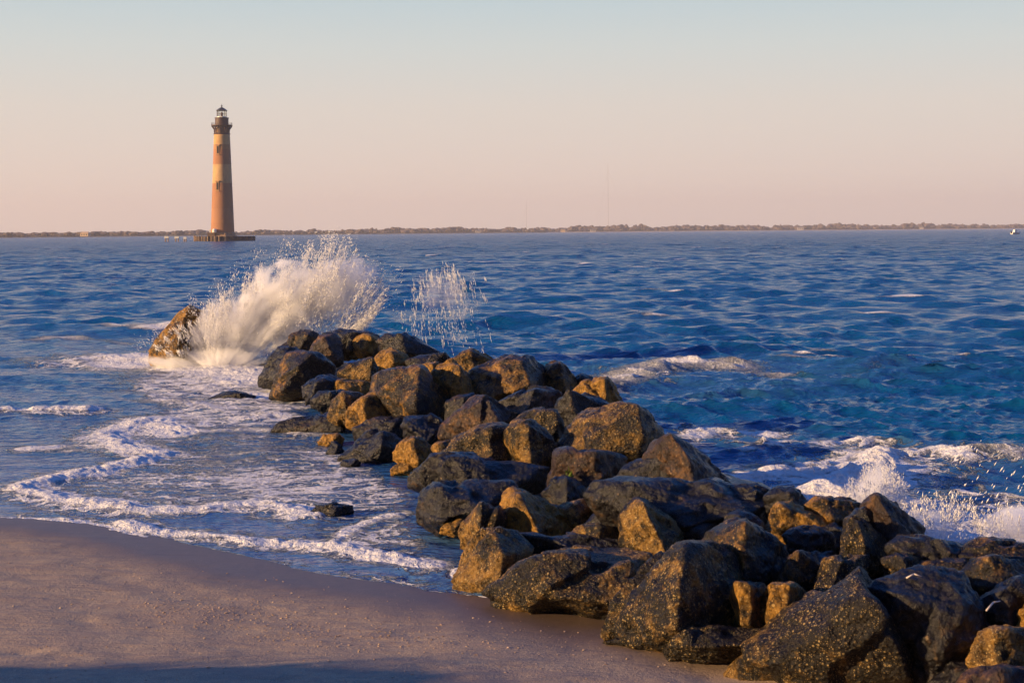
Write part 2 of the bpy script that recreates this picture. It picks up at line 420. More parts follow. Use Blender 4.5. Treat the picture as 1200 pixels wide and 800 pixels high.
foam_lines = [  # (points, width in m, strength, height in m)
    ([(205, 508), (180, 490), (160, 497), (122, 512), (140, 522), (170, 530), (195, 532)], .22, .9, .06),
    ([(195, 533), (160, 541), (110, 552), (60, 562), (30, 571), (55, 583), (110, 592), (170, 597), (235, 597), (300, 592), (335, 595), (365, 601)], .17, 1.0, .09),
    ([(150, 612), (200, 622), (260, 630), (330, 634), (385, 637), (420, 646), (470, 655), (505, 662)], .13, 1.05, .06),
    ([(385, 637), (400, 628), (430, 612), (480, 600)], .10, .55, .03),
    ([(-40, 484), (40, 483), (105, 483)], .20, .8, .14),
    ([(28, 525), (62, 524)], .18, .7, .04), ([(70, 528), (90, 526)], .12, .6, .02),
    ([(-40, 604), (60, 606), (120, 612), (170, 626)], .05, .75, .012),
    ([(530, 668), (545, 688), (575, 692), (590, 702)], .06, .9, .02),
    ([(590, 700), (650, 706), (700, 716)], .05, .6, .01),
    ([(380, 590), (330, 582), (250, 586)], .10, .5, .02),
    ([(225, 505), (300, 503), (380, 512)], .16, .55, .03), ([(250, 532), (330, 528), (395, 530)], .10, .55, .02),
    ([(160, 420), (200, 425), (260, 432), (310, 445)], .9, 1.0, .08),
    ([(230, 452), (300, 470), (340, 482)], .35, .62, .05), ([(180, 470), (230, 475), (290, 480)], .35, .5, .03),
    ([(300, 492), (340, 485), (375, 478)], .2, .6, .04), ([(235, 440), (330, 466), (372, 472)], .3, .7, .05),
    ([(20, 397), (80, 393), (150, 400)], .3, .42, .03),
    # seaward side
    ([(815, 510), (845, 502), (875, 499), (895, 500)], .16, .95, .05),
    ([(828, 534), (860, 530), (885, 533)], .08, .6, .03),
    ([(900, 527), (940, 523), (975, 519), (1010, 520)], .16, .85, .12),
    ([(868, 566), (900, 561), (950, 556), (1000, 548), (1030, 540)], .14, .9, .10),
    ([(940, 545), (980, 540), (1010, 533)], .11, .75, .06),
    ([(700, 455), (740, 440), (790, 428), (850, 430)], .6, .55, .16),
    ([(880, 436), (960, 440), (1060, 428)], .5, .35, .10),
    ([(1035, 535), (1010, 565), (960, 590)], .26, 1.1, .20),
    ([(1050, 590), (1090, 600), (1130, 615)], .22, .9, .10), ([(1110, 625), (1160, 612), (1230, 604)], .32, 1.05, .16),
    ([(1075, 535), (1105, 533), (1130, 545)], .14, .85, .14), ([(1130, 540), (1160, 537), (1200, 545)], .2, .6, .16),
    ([(1140, 575), (1180, 585), (1230, 590)], .12, .7, .05),
]
lace_polys = [  # polygon, strength, edge softness in m
    ([(120, 425), (200, 420), (330, 440), (380, 500), (470, 545), (520, 600), (545, 690), (600, 702), (470, 660), (390, 640), (200, 598), (60, 580), (45, 570), (110, 552), (200, 530), (140, 515), (170, 490), (150, 460)], .70, .5),
    ([(100, 612), (200, 628), (300, 640), (500, 668), (590, 700), (700, 722), (600, 706), (440, 682), (340, 668), (210, 638)], .52, .12),
    ([(0, 392), (120, 385), (190, 420), (150, 450), (60, 410)], .42, 1.0),
    ([(780, 495), (900, 500), (1010, 515), (1200, 530), (1260, 640), (1080, 640), (940, 590), (860, 570), (790, 520)], .50, .7),
    ([(960, 590), (1020, 560), (1060, 575), (1210, 590), (1230, 660), (1080, 640)], .72, .4),
    ([(690, 460), (760, 425), (860, 425), (1100, 430), (1080, 450), (840, 470)], .36, 1.5),
    ([(-60, 602), (120, 612), (60, 609), (-60, 604)], .5, .1),
]
foam_lines = [(smooth_line(world_line(p), 2), w, s, h) for p, w, s, h in foam_lines]
lace_polys = [(world_line(p), s, e_) for p, s, e_ in lace_polys]

def sea_surface(x, y, r, dr):
    lee = sstep(-1.0, 1.5, np.where(inside(x, y, lee_poly), 1, -1) * dist_poly(x, y, lee_poly, True)[0])
    dsh, ssh = dist_poly(x, y, shore); off = np.where(ssh > 0, dsh, 0)        # distance offshore
    att = sstep(.15, 9, off)
    A = att * (1 - .72 * lee * sstep(60, 18, r))
    # calmer, gusty patches
    A = A * (1 + .35 * fbm2(x, y, .045, 3, 31))
    X, Y, Z = x.copy(), y.copy(), np.zeros_like(x)
    xw = x + 1.1 * fbm2(x, y, .09, 2, 77); yw = y + 1.1 * fbm2(x, y, .09, 2, 78)
    for lam, ang, amp, ph in waves:
        wgt = sstep(1.8, 3.6, lam / dr)
        if lam < .38 * 4: wgt = wgt * 1.0
        k = 2 * math.pi / lam; cx, cy = math.cos(ang), math.sin(ang)
        p = k * (xw * cx + yw * cy) + ph; a = amp * wgt * A
        Z += a * np.sin(p); q = 1.15
        X += q * a * cx * np.cos(p); Y += q * a * cy * np.cos(p)
    # swell sets running onto the jetty and beach
    foam = np.zeros_like(x); lace = np.zeros_like(x)
    m = r < 70; xs, ys = x[m], y[m]
    wx = xs + .16 * fbm2(xs, ys, 1.3, 3, 41) + .05 * fbm2(xs, ys, 5.5, 3, 42)
    wy = ys + .22 * fbm2(xs, ys, 1.1, 3, 43) + .06 * fbm2(xs, ys, 5.5, 3, 44)
    la = np.zeros_like(xs); fl = np.zeros_like(xs); zl = np.zeros_like(xs); mod = .75 + .5 * fbm2(xs, ys, .8, 3, 61)
    offs = off[m]
    la = np.maximum(la, .80 * np.exp(-((offs - .10) / .42) ** 2) * (offs > 0) * (.8 + .4 * fbm2(xs, ys, 1.2, 2, 17)))
    fl = np.maximum(fl, .62 * np.exp(-((offs - .02) / .045) ** 2) * (offs > 0) * (.7 + .9 * fbm2(xs, ys, .9, 3, 18)))
    for L, w, s, h in foam_lines:
        q = np.where((wx > L[:, 0].min() - 6 * w) & (wx < L[:, 0].max() + 6 * w) & (wy > L[:, 1].min() - 6 * w) & (wy < L[:, 1].max() + 6 * w))[0]
        if not len(q): continue
        d, sd_ = dist_poly(wx[q], wy[q], L)
        fl[q] = np.maximum(fl[q], s * np.exp(-(d / (w * 1.45)) ** 2) * mod[q] * 1.15)
        la[q] = np.maximum(la[q], .95 * s * np.exp(-(d / (w * 3.6)) ** 2))
        zl[q] = np.maximum(zl[q], h * np.exp(-(d / (w * 1.1)) ** 2))
    for P_, s, e_ in lace_polys:
        q = np.where((wx > P_[:, 0].min() - e_) & (wx < P_[:, 0].max() + e_) & (wy > P_[:, 1].min() - e_) & (wy < P_[:, 1].max() + e_))[0]
        if not len(q): continue
        ins = inside(wx[q], wy[q], P_); d, _ = dist_poly(wx[q], wy[q], P_, True)
        la[q] = np.maximum(la[q], s * sstep(-e_ * .4, e_, np.where(ins, d, -d)))
    foam[m] = fl; lace[m] = np.minimum(la, .80) * (.85 + .35 * fbm2(xs, ys, .5, 3, 91))
    Z[m] += .62 * zl * (1 + .6 * fbm2(xs, ys, 4.0, 3, 66)) + np.clip(fl, 0, 1) * .022 * fbm2(xs, ys, 13, 3, 67) + la * .02 * fbm2(xs, ys, 2.5, 4, 68)
    # whitecaps where crests stand high
    cap = sstep(.085, .145, Z) * sstep(.12, .5, fbm2(x, y, .33, 3, 55)) * (1 - lee)
    foam = np.maximum(foam, cap * .62 * sstep(900, 60, r))
    shallow = sstep(7, .3, off)*.9 + .0 * x
    shallow = np.maximum(shallow, .35 * lee * sstep(50, 25, r))
    shallow = np.maximum(shallow, np.clip(lace, 0, .7) * .8)
    return X, Y, Z - .004, foam, lace, shallow

th = np.concatenate([np.linspace(-1.35, -.40, 120)[:-1], np.linspace(-.40, .40, 900), np.linspace(.40, 1.35, 120)[1:]])
rs = [4.5]
while rs[-1] < 3600:
    r = rs[-1]
    rs.append(r + max(.035, min(r * r / (F * H) * .62, .30 + max(0, r - 90) * .0042)))
rs = np.array(rs)
x, y, Fc = polar(th, rs)
r_ = np.hypot(x, y)
dr = np.repeat(np.gradient(rs), len(th)); dr = np.maximum(dr, r_ * .8 / 980)
X, Y, Z, foam, lace, shallow = sea_surface(x, y, r_, dr)
me = mesh_np('sea', np.stack([X, Y, Z], 1), Fc[:, ::-1])
attr(me, 'foam', foam); attr(me, 'lace', lace); attr(me, 'shallow', shallow); attr(me, 'far', sstep(15, 260, r_))
sea = tag(link('sea', me, sea_mat()), kind='structure')
print('sea verts', len(X))

# ------------------------------------------------------------------ rocks
_ico = {}
def ico(k):
    if k not in _ico:
        b = bmesh.new(); bmesh.ops.create_icosphere(b, subdivisions=k, radius=1)
        _ico[k] = (np.array([v.co[:] for v in b.verts]), np.array([[v.index for v in f.verts] for f in b.faces])); b.free()
    return _ico[k]
def hull_planes(P):
    b = bmesh.new(); vs = [b.verts.new(p) for p in P]
    res = bmesh.ops.convex_hull(b, input=vs)
    b.normal_update(); c = P.mean(0); pl = []
    for f in b.faces:
        n = np.array(f.normal[:]); o = np.array(f.verts[0].co[:])
        if f.calc_area() < 1e-6: continue
        d = n @ (o - c)
        if d < 0: n, d = -n, -d
        pl.append((*n, d))
    b.free()
    return c, np.array(pl)
def make_rock(name, outline, ridge, D, tone, seed, wpx, zb, rough=1.0, lift=.35):
    o = np.array(outline, float); ctr = o.mean(0); h = o[:, 1].max() - o[:, 1].min(); w = o[:, 0].max() - o[:, 0].min()
    m = D / F                                         # metres per pixel here
    yb = o[:, 1].max(); size = .5 * (w + h) * m
    rg = random.Random(seed)
    pts = []
    dep = D + lift * (yb - o[:, 1]) * m
    pts.append(at_y(o[:, 0], o[:, 1], dep))
    sk = ctr + (o - ctr) * .80; pts.append(at_y(sk[:, 0], sk[:, 1], dep + .55 * size))
    low = pts[0][o[:, 1] > ctr[1]].copy(); low[:, 2] -= .28 * h * m + .04; low[:, 1] += .05; pts.append(low)
    if ridge is None:
        ridge = [(ctr[0] + w * rg.uniform(-.05, .28), o[:, 1].min() + h * .22, .16), (ctr[0] + w * rg.uniform(-.1, .22), yb - h * .10, .30)]
    for (a, b_, d) in ridge:
        b_ = max(b_, o[:, 1].min() + 1.5)
        pts.append(at_y(np.array([a]), np.array([b_]), np.array([D - d * size * 1.25])))
    P = np.vstack(pts); c, pl = hull_planes(P)
    sup = lambda n: ((P - c) @ n).max()
    ext = []
    for _ in range(8):
        n = np.array([rg.gauss(0, 1), rg.gauss(-.5, 1), rg.gauss(.3, .8)]); n /= np.linalg.norm(n); ext.append((*n, sup(n) * rg.uniform(.978, 1.0)))
    pl = np.vstack([pl, ext])
    k = 4 if wpx < 45 else (5 if wpx < 130 else 6)
    dv, fc = ico(k)
    sc = np.abs(P - c).max(0); d = dv * sc; d = d / np.linalg.norm(d, axis=1)[:, None]
    q = np.clip(d @ pl[:, :3].T, 1e-4, None) / np.maximum(pl[:, 3], .01)
    pw = 140.0
    inv = q.max(1); inv = inv * (((q / inv[:, None]) ** pw).sum(1)) ** (1 / pw)
    r = 1 / inv
    V = c + d * r[:, None]
    f0 = 1.0 / max(size, .1)
    # broken facets: a low field of tilted planes, the lowest wins
    pts_ = np.array([[rg.uniform(-1, 1) for _ in range(3)] for _ in range(16)]) * sc * 1.0 + c
    gr = np.array([[rg.gauss(0, 1) for _ in range(3)] for _ in range(16)]) * .15; of = np.array([rg.uniform(-.022, .03) for _ in range(16)]) * size
    dd = V[:, None, :] - pts_[None]; wv_ = np.exp(-(dd ** 2).sum(2) / (size * .30) ** 2) + 1e-30; wv_ = wv_ ** 9; wv_ /= wv_.sum(1)[:, None]
    fac_ = (wv_ * ((dd * gr[None]).sum(2) + of[None])).sum(1)
    fac_ = np.clip(fac_, -.07 * size, .05 * size)
    n1 = fbm(V * 1.7 * f0 + seed, 3, seed)
    n2 = 1 - 2 * np.abs(fbm(V * 2.6 * f0 + seed, 4, seed + 9, .55)) * 1.6
    n3 = fbm(V * 7 * f0, 4, seed + 5, .62); n4 = fbm(V * 26, 3, seed + 3, .65)
    V = V + d * (fac_ + rough * size * (.012 * n1 + .034 * (n2 - .5) + .030 * n3 + .012) + .008 * n4 * min(1, size * 2))[:, None]
    # put the object's origin at its base centre
    base = np.array([c[0], c[1], min(zb, c[2])])
    ob = link(name, mesh_np(name, V - base, fc), RM[tone]); ob.location = base
    return ob

# lower and upper edge of the pile in the picture -> how high a rock sits on it
lowx = [150, 315, 400, 463, 500, 530, 715, 840, 1100, 1300]; lowy = [412, 458, 536, 552, 605, 684, 738, 800, 850, 870]
crx = [150, 345, 440, 515, 585, 675, 780, 857, 945, 1080, 1250]; cry = [398, 402, 412, 424, 436, 462, 520, 570, 596, 636, 660]
def rest(xc, yb):
    lo, hi = np.interp(xc, lowx, lowy), np.interp(xc, crx, cry)
    t = min(1, max(0, (lo - yb) / max(lo - hi, 8)))
    return .58 * t + max(0, (yb - 715)) * .0006 * (xc > 700)

ROCKS = [
 # outline, ridge, tone, label
 ([(176,410),(190,390),(206,371),(221,361),(236,366),(242,385),(234,414)], [(218,364,.1),(206,411,.45)], 'gold', 'lone ochre boulder at the seaward end, half lost in white spray'),
 ([(327,407),(338,395),(352,387),(370,388),(376,400),(360,411)], None, 'mix', 'small dark jagged rock where the spray meets the jetty top'),
 ([(361,414),(368,400),(377,392),(394,392),(402,402),(404,418),(388,421),(372,420)], [(381,393,.15),(390,421,.35)], 'plum', 'upright rock with a smooth orange brown face on the far crest'),
 ([(371,401),(376,389),(395,387),(418,387),(442,393),(446,408),(420,414),(380,412)], [(410,389,.1),(412,410,.2)], 'dark', 'long flat black rock forming the highest far crest beside the spray'),
 ([(413,400),(419,393),(430,391),(442,394),(448,405),(441,413),(424,414),(416,409)], [(434,393,.25),(430,412,.35)], 'gold', 'small round bright yellow boulder on the far crest'),
 ([(438,400),(453,391),(476,390),(488,398),(516,413),(500,420),(450,414)], [(470,392,.1),(476,414,.25)], 'dark', 'black low pyramid rock on the crest behind the yellow boulder'),
 ([(438,421),(446,412),(457,407),(478,415),(482,430),(470,435),(452,433),(443,430)], [(459,411,.2),(458,433,.35)], 'gold', 'faceted golden rock below the black low pyramid rock'),
 ([(476,422),(495,416),(522,412),(530,418),(522,427),(500,432),(480,430)], [(520,414,.1),(500,429,.2)], 'dark', 'thin dark tilted slab with a blue top edge near the far crest'),
 ([(300,442),(312,424),(326,409),(345,408),(354,416),(350,430),(330,444)], [(340,411,.15),(328,442,.3)], 'dark', 'leftmost plum black slab leaning at the foot of the spray'),
 ([(314,453),(322,436),(335,417),(352,413),(370,415),(392,431),(388,442),(345,459),(328,458)], [(365,415,.2),(350,430,.32),(330,457,.4)], 'mix', 'big leaning wedge rock at the waterline beside the spray foot'),
 ([(395,438),(412,424),(430,417),(441,425),(442,441),(428,446),(410,445)], [(436,420,.15),(434,444,.3)], 'crust', 'streaky brown rock left of and below the faceted golden rock'),
 ([(354,452),(362,444),(388,438),(408,444),(404,456),(375,464),(355,467)], [(372,448,.2),(364,465,.3)], 'dark', 'low wet ledge rock just right of the leaning wedge rock'),
 ([(386,447),(400,443),(420,444),(438,447),(434,459),(405,458),(388,454)], [(401,446,.2),(402,456,.3)], 'gold', 'small blocky yellow fronted rock on the low wet ledge'),
 ([(362,470),(375,459),(400,456),(414,464),(406,478),(375,477)], None, 'dark', 'low black rock awash below the wet ledge'),
 ([(434,456),(440,440),(455,436),(494,430),(512,444),(530,462),(536,480),(522,490),(500,488),(470,482),(445,470)], [(492,432,.2),(489,455,.4),(486,480,.5)], 'mix', 'large rock with ochre left side and steep blue right slope'),
 ([(386,486),(392,468),(401,458),(425,462),(434,475),(424,494),(400,491)], [(402,461,.15),(408,490,.35)], 'crust', 'brown upright rock left of the tilted cube'),
 ([(404,482),(424,466),(456,454),(470,460),(477,475),(466,484),(430,494),(417,500)], [(424,467,.35),(429,493,.45)], 'gold', 'tilted cube shaped rock with bright yellow left face'),
 ([(446,489),(456,475),(470,469),(482,477),(490,487),(470,493),(452,493)], [(472,472,.15),(468,491,.3)], 'gold', 'small bright yellow rock tucked right of the tilted cube'),
 ([(320,504),(330,494),(355,486),(395,484),(414,491),(414,505),(380,509),(340,508)], [(395,488,.2),(400,506,.3)], 'dark', 'long low black slab reaching out into the foam on the left'),
 ([(372,517),(380,509),(395,507),(404,514),(398,521),(378,521)], None, 'gold', 'small ochre rock under the tip of the long low slab'),
 ([(381,532),(389,517),(396,518),(403,527),(398,533)], None, 'dark', 'tiny black pointed rock alone in the foam'),
 ([(396,535),(413,519),(430,508),(446,503),(465,508),(476,519),(464,538),(430,539)], [(448,505,.2),(444,537,.45)], 'dark', 'wide black dome shaped rock at the left waterline'),
 ([(472,499),(476,490),(500,485),(515,490),(531,508),(522,516),(500,521),(485,512),(473,505)], [(478,500,.2),(500,518,.35)], 'dark', 'black rock with a thin yellow lower left edge'),
 ([(462,529),(470,518),(481,511),(495,514),(511,525),(507,537),(490,545),(475,543),(465,537)], [(484,513,.2),(490,543,.4)], 'gold', 'bright gold pyramid rock right of the wide black dome'),
 ([(412,501),(430,493),(470,487),(482,492),(478,508),(440,513),(418,511)], None, 'dark', 'flat blue topped rock between tilted cube and wide black dome'),
 ([(398,544),(404,538),(415,537),(424,541),(420,547),(405,547)], None, 'dark', 'little flat dark rock in the foam below the wide black dome'),
 ([(458,550),(463,543),(480,541),(492,545),(487,553),(468,553)], None, 'gold', 'low ochre rock at the waterline under the gold pyramid'),
 ([(517,498),(532,482),(552,468),(566,462),(577,466),(598,489),(588,500),(550,508),(530,510)], [(574,466,.2),(585,497,.4)], 'plum', 'grey purple peaked rock in the middle of the pile, smooth left face'),
 ([(502,434),(515,425),(530,422),(548,435),(554,463),(542,476),(525,466),(508,450)], [(538,428,.2),(540,468,.35)], 'gold', 'speckled golden rock right of the steep blue slope'),
 ([(488,431),(500,425),(514,423),(516,435),(500,440)], None, 'gold', 'small yellow rock peeping under the thin tilted slab'),
 ([(526,423),(538,415),(553,410),(570,416),(586,425),(582,434),(550,438),(530,431)], [(550,412,.15),(556,435,.3)], 'gold', 'rounded crest rock with yellow left cheek against the blue sea'),
 ([(548,454),(550,436),(562,434),(582,428),(592,417),(606,415),(624,420),(636,430),(642,446),(628,454),(602,464),(575,469),(556,466)], [(604,417,.15),(622,452,.4),(575,466,.35)], 'mix', 'large brown crest boulder with a yellow lower left edge'),
 ([(622,446),(634,428),(651,421),(660,427),(678,451),(668,460),(645,459),(628,457)], [(656,424,.2),(662,458,.35)], 'mix', 'dark brown crest rock with a blue wet right flank'),
 ([(578,472),(596,466),(614,458),(628,453),(657,460),(656,476),(628,488),(602,494),(586,486)], [(626,455,.3),(617,487,.4)], 'dark', 'blue black ridged rock under the large brown crest boulder'),
 ([(592,463),(600,457),(612,457),(617,465),(602,470)], None, 'gold', 'tiny yellow rock wedged below the large brown crest boulder'),
 ([(590,494),(610,484),(636,479),(652,481),(668,505),(662,514),(655,521),(640,520),(612,508)], [(650,482,.2),(658,517,.35)], 'crust', 'flecked brown rock left of the shaded dark wedge'),
 ([(512,528),(530,515),(556,505),(584,497),(604,502),(612,530),(606,544),(580,550),(540,546),(516,538)], [(575,501,.2),(572,545,.4)], 'crust', 'broad dark barnacled rock under the grey purple peaked rock'),
 ([(588,508),(600,497),(622,494),(638,503),(657,523),(652,542),(622,550),(598,543)], [(618,497,.2),(622,546,.4)], 'crust', 'dark rock with a wet blue scoop in its top'),
 ([(504,524),(514,517),(528,515),(535,525),(522,533),(508,531)], None, 'gold', 'small yellow block left of the broad dark barnacled rock'),
 ([(666,448),(677,437),(690,440),(700,446),(692,458),(672,458)], None, 'dark', 'small black crest rock behind the golden dome'),
 ([(670,460),(682,448),(698,442),(713,442),(722,452),(728,470),(724,480),(700,482),(680,472)], [(708,443,.2),(712,478,.35)], 'gold', 'golden dome rock on the crest above the biggest mid rock'),
 ([(651,479),(662,457),(680,460),(700,466),(718,477),(704,488),(674,502),(662,498)], [(666,458,.1),(676,498,.3)], 'dark', 'shaded dark sharp wedge between flecked brown rock and golden dome'),  # dark tone carries the shadow this rock sits in
 ([(657,520),(668,500),(680,487),(687,473),(702,473),(730,475),(746,476),(758,484),(779,508),(776,518),(757,536),(700,535),(662,530)], [(744,477,.25),(752,505,.42),(752,532,.45),(685,525,.35)], 'crust', 'biggest mid rock, bronze faced with a gold lower edge'),
 ([(757,536),(770,516),(783,508),(800,515),(820,530),(842,548),(856,568),(810,575),(770,555)], [(786,509,.2),(806,535,.42),(812,570,.5)], 'plum', 'warm brown cone rock on the seaward crest, water on its right'),
 ([(722,562),(738,545),(760,535),(790,532),(815,540),(842,556),(850,572),(790,580),(730,578)], [(780,534,.1),(790,575,.25)], 'dark', 'broad black rock in front of the warm brown cone'),
 ([(637,562),(645,540),(656,526),(690,527),(722,530),(734,538),(722,560),(704,574),(688,574),(650,570)], [(698,530,.25),(694,570,.4),(660,530,.2)], 'plum', 'smooth purple brown block with a green weed tuft on its face'),
 ([(690,580),(700,564),(745,560),(800,563),(850,568),(880,571),(912,580),(905,602),(850,616),(800,622),(760,618),(720,608)], [(740,564,.05),(800,618,.30),(880,600,.2)], 'dark', 'very long wet blue black slab across the middle of the pile'),
 ([(636,577),(645,563),(662,556),(676,560),(689,572),(686,584),(665,593),(645,593)], [(664,558,.15),(664,590,.35)], 'dark', 'dark dome rock below the weed tufted block'),
 ([(483,557),(495,545),(510,533),(540,533),(600,540),(641,548),(640,562),(600,572),(560,574),(515,567)], [(514,535,.12),(520,566,.28),(600,566,.2)], 'dark', 'flat blue topped slab pointing left above the heavy black block'),
 ([(491,593),(498,578),(510,567),(550,560),(600,565),(608,580),(565,602),(532,612),(515,609)], [(513,571,.15),(521,608,.38),(560,598,.3)], 'dark', 'heavy black block with grey left end standing in the foam'),
 ([(583,604),(585,590),(590,578),(600,572),(612,574),(640,590),(662,608),(677,620),(660,628),(628,628),(600,623),(588,614)], [(606,575,.2),(616,595,.4),(630,622,.5)], 'gold', 'thumb shaped golden rock with long dark right slope'),
 ([(539,622),(548,604),(560,587),(572,590),(582,600),(578,622),(557,645),(545,640)], [(564,589,.15),(563,640,.35)], 'crust', 'brown narrow rock at the water, left of the golden thumb'),
 ([(552,644),(560,615),(575,598),(586,592),(594,610),(594,624),(578,638)], [(584,594,.15),(576,635,.3)], 'gold', 'slim tan rock squeezed between brown narrow rock and golden thumb'),
 ([(514,618),(525,612),(540,608),(547,617),(532,622)], None, 'gold', 'thin ochre ledge in the foam under the heavy black block'),
 ([(650,597),(664,588),(685,584),(694,600),(687,614),(672,617),(658,606)], None, 'crust', 'barnacled brown rock just below the dark dome rock'),
 ([(682,592),(686,576),(696,566),(712,570),(718,586),(703,602),(692,610)], [(700,569,.2),(706,598,.35)], 'gold', 'bright tan end rock at the left tip of the very long slab'),
 ([(681,618),(700,600),(716,590),(728,596),(734,609),(722,621),(690,623)], [(717,592,.2),(712,619,.3)], 'dark', 'small blue black wedge left of the curved speckled rock'),
 ([(728,604),(735,592),(745,584),(758,588),(778,605),(797,622),(804,642),(788,653),(770,649),(750,636),(730,620)], [(752,587,.15),(765,615,.35),(780,648,.45)], 'crust', 'curved speckled rock with hooked top in front of the very long slab'),
 ([(659,630),(675,618),(700,614),(714,620),(742,633),(748,644),(700,647),(664,640)], [(702,617,.15),(700,642,.3)], 'crust', 'low brown rock under the small blue black wedge'),
 ([(527,674),(533,658),(550,638),(570,620),(585,619),(602,626),(628,648),(622,664),(602,682),(578,688),(545,686)], [(577,621,.2),(590,650,.42),(585,684,.5)], 'crust', 'barnacled dark boulder at the corner of foam and sand'),
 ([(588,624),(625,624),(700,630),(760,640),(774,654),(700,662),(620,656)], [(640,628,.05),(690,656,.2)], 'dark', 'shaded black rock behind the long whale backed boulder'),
 ([(571,692),(588,676),(607,651),(624,646),(700,643),(760,650),(777,665),(768,692),(744,716),(700,716),(640,706),(590,698)], [(622,650,.2),(655,700,.42),(730,708,.42),(735,655,.2)], 'crust', 'long whale backed boulder resting on the wet sand'),
 ([(711,732),(721,706),(745,680),(770,660),(785,643),(803,637),(835,638),(860,650),(873,670),(877,702),(870,742),(800,742),(750,738)], [(803,640,.25),(795,690,.48),(792,738,.55)], 'crust', 'large golden sided boulder on the sand with foam at its left foot'),
 ([(857,690),(862,680),(880,679),(896,683),(903,694),(904,715),(900,738),(868,738),(860,708)], [(880,683,.25),(885,735,.3),(864,684,.22),(870,734,.25)], 'gold', 'yellow squared block touching the large golden sided boulder'),
 ([(896,692),(905,683),(932,683),(946,691),(945,716),(933,738),(900,739)], [(925,686,.25),(922,735,.3),(903,688,.2)], 'gold', 'second yellow block, right of the squared one, darker notch between'),
 ([(887,673),(895,662),(909,656),(918,665),(914,680),(895,684)], None, 'plum', 'pebble like small brown rock above the yellow squared block'),
 ([(913,677),(916,660),(925,649),(938,644),(953,650),(968,668),(963,688),(940,693),(920,686)], [(934,646,.25),(936,688,.4)], 'mix', 'egg shaped dark rock with a gold foot above the yellow blocks'),
 ([(900,606),(902,594),(912,588),(930,587),(960,600),(986,614),(978,624),(950,622),(925,620),(908,618)], [(914,591,.2),(918,615,.3),(965,617,.3)], 'gold', 'bright gold fronted slab with dark flat top near the seaward crest'),
 ([(838,582),(855,568),(885,567),(900,573),(908,587),(880,597),(850,598)], None, 'dark', 'black rounded crest rock left of the twin humps'),
 ([(896,582),(908,571),(930,570),(944,578),(948,589),(925,598),(900,594)], None, 'dark', 'black hump crest rock with a gold streak on its right'),
 ([(938,592),(955,581),(985,583),(1012,590),(1016,608),(982,614),(955,606)], [(968,584,.15),(975,610,.3)], 'mix', 'dark crest rock with scattered gold flecks left of the sharp peak'),
 ([(1007,594),(1016,583),(1026,577),(1040,584),(1060,600),(1083,618),(1084,638),(1050,638),(1020,626),(1010,608)], [(1028,579,.2),(1044,610,.4),(1050,634,.45)], 'plum', 'sharp dark peak rock standing against the white surf'),
 ([(986,608),(1000,596),(1018,594),(1036,604),(1062,626),(1070,640),(1030,640),(1000,632)], [(1012,597,.1),(1025,636,.25)], 'dark', 'blue wet sloping rock at the left foot of the sharp peak'),
 ([(914,627),(925,618),(960,617),(978,629),(972,645),(940,650),(925,644)], None, 'dark', 'dark rock beneath the bright gold fronted slab'),
 ([(986,655),(988,630),(990,612),(1000,605),(1015,611),(1036,632),(1044,654),(1020,664),(1000,662)], [(1004,607,.25),(1012,635,.4),(1014,660,.45)], 'crust', 'upright tan rock with a dark right slope under the blue wet one'),
 ([(816,644),(835,625),(855,612),(875,609),(900,625),(926,645),(930,668),(904,686),(870,682),(848,670),(825,660)], [(873,611,.25),(874,640,.42),(872,678,.5)], 'mix', 'peaked rock with rusty left face and blue right face behind the large boulder'),
 ([(843,620),(851,603),(865,598),(881,603),(897,617),(884,626),(855,626)], None, 'dark', 'small black rock just behind the rusty peaked rock'),
 ([(836,792),(860,770),(898,740),(948,706),(980,685),(1006,666),(1022,684),(1046,716),(1074,760),(1090,797),(1040,794),(960,788),(845,793)], [(1007,669,.2),(1016,705,.34),(1048,745,.42),(1072,796,.42),(960,745,.30)], 'crust', 'biggest foreground boulder, barnacle flecked slope rising from the sand'),
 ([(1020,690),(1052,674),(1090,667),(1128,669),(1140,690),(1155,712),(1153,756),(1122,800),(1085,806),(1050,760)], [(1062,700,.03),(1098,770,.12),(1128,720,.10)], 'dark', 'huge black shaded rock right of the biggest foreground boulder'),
 ([(776,757),(785,740),(800,733),(850,734),(895,737),(908,748),(870,764),(820,766)], [(800,737,.1),(810,758,.25),(870,756,.25)], 'crust', 'low gold flecked ledge lying on sand in front of the large boulder'),
 ([(706,752),(730,742),(760,738),(790,738),(787,754),(745,756)], None, 'crust', 'flat dark rock barely out of the sand, leftmost near rock'),
 ([(884,750),(898,736),(915,727),(928,734),(920,750),(900,758)], None, 'crust', 'small barnacled rock leaning on the left of the biggest boulder'),
 ([(953,700),(959,676),(965,657),(990,652),(1020,650),(1018,672),(985,694),(962,710)], [(985,656,.1),(975,690,.25)], 'crust', 'brown barnacled ledge behind the top of the biggest boulder'),
 ([(1033,655),(1050,645),(1077,655),(1084,678),(1062,686),(1044,678)], None, 'mix', 'small dark rock with gold corner behind the huge shaded rock'),
 ([(1033,638),(1050,625),(1090,630),(1130,638),(1152,646),(1145,660),(1090,668),(1050,662)], [(1080,632,.05),(1100,660,.25)], 'dark', 'smooth blue black water slicked slope rock by the surf'),
 ([(1068,666),(1080,656),(1130,655),(1142,663),(1138,678),(1090,680)], None, 'mix', 'low rock with a gold rim under the water slicked slope'),
 ([(1125,676),(1140,657),(1165,650),(1200,654),(1218,670),(1200,690),(1150,700),(1134,692)], [(1160,653,.15),(1168,692,.35)], 'mix', 'rounded brown rock at the right edge above the blue shaded one'),
 ([(1116,648),(1135,636),(1150,632),(1200,636),(1240,642),(1235,660),(1170,664),(1130,660)], None, 'mix', 'flat crest rock in front of the white surf at the right edge'),
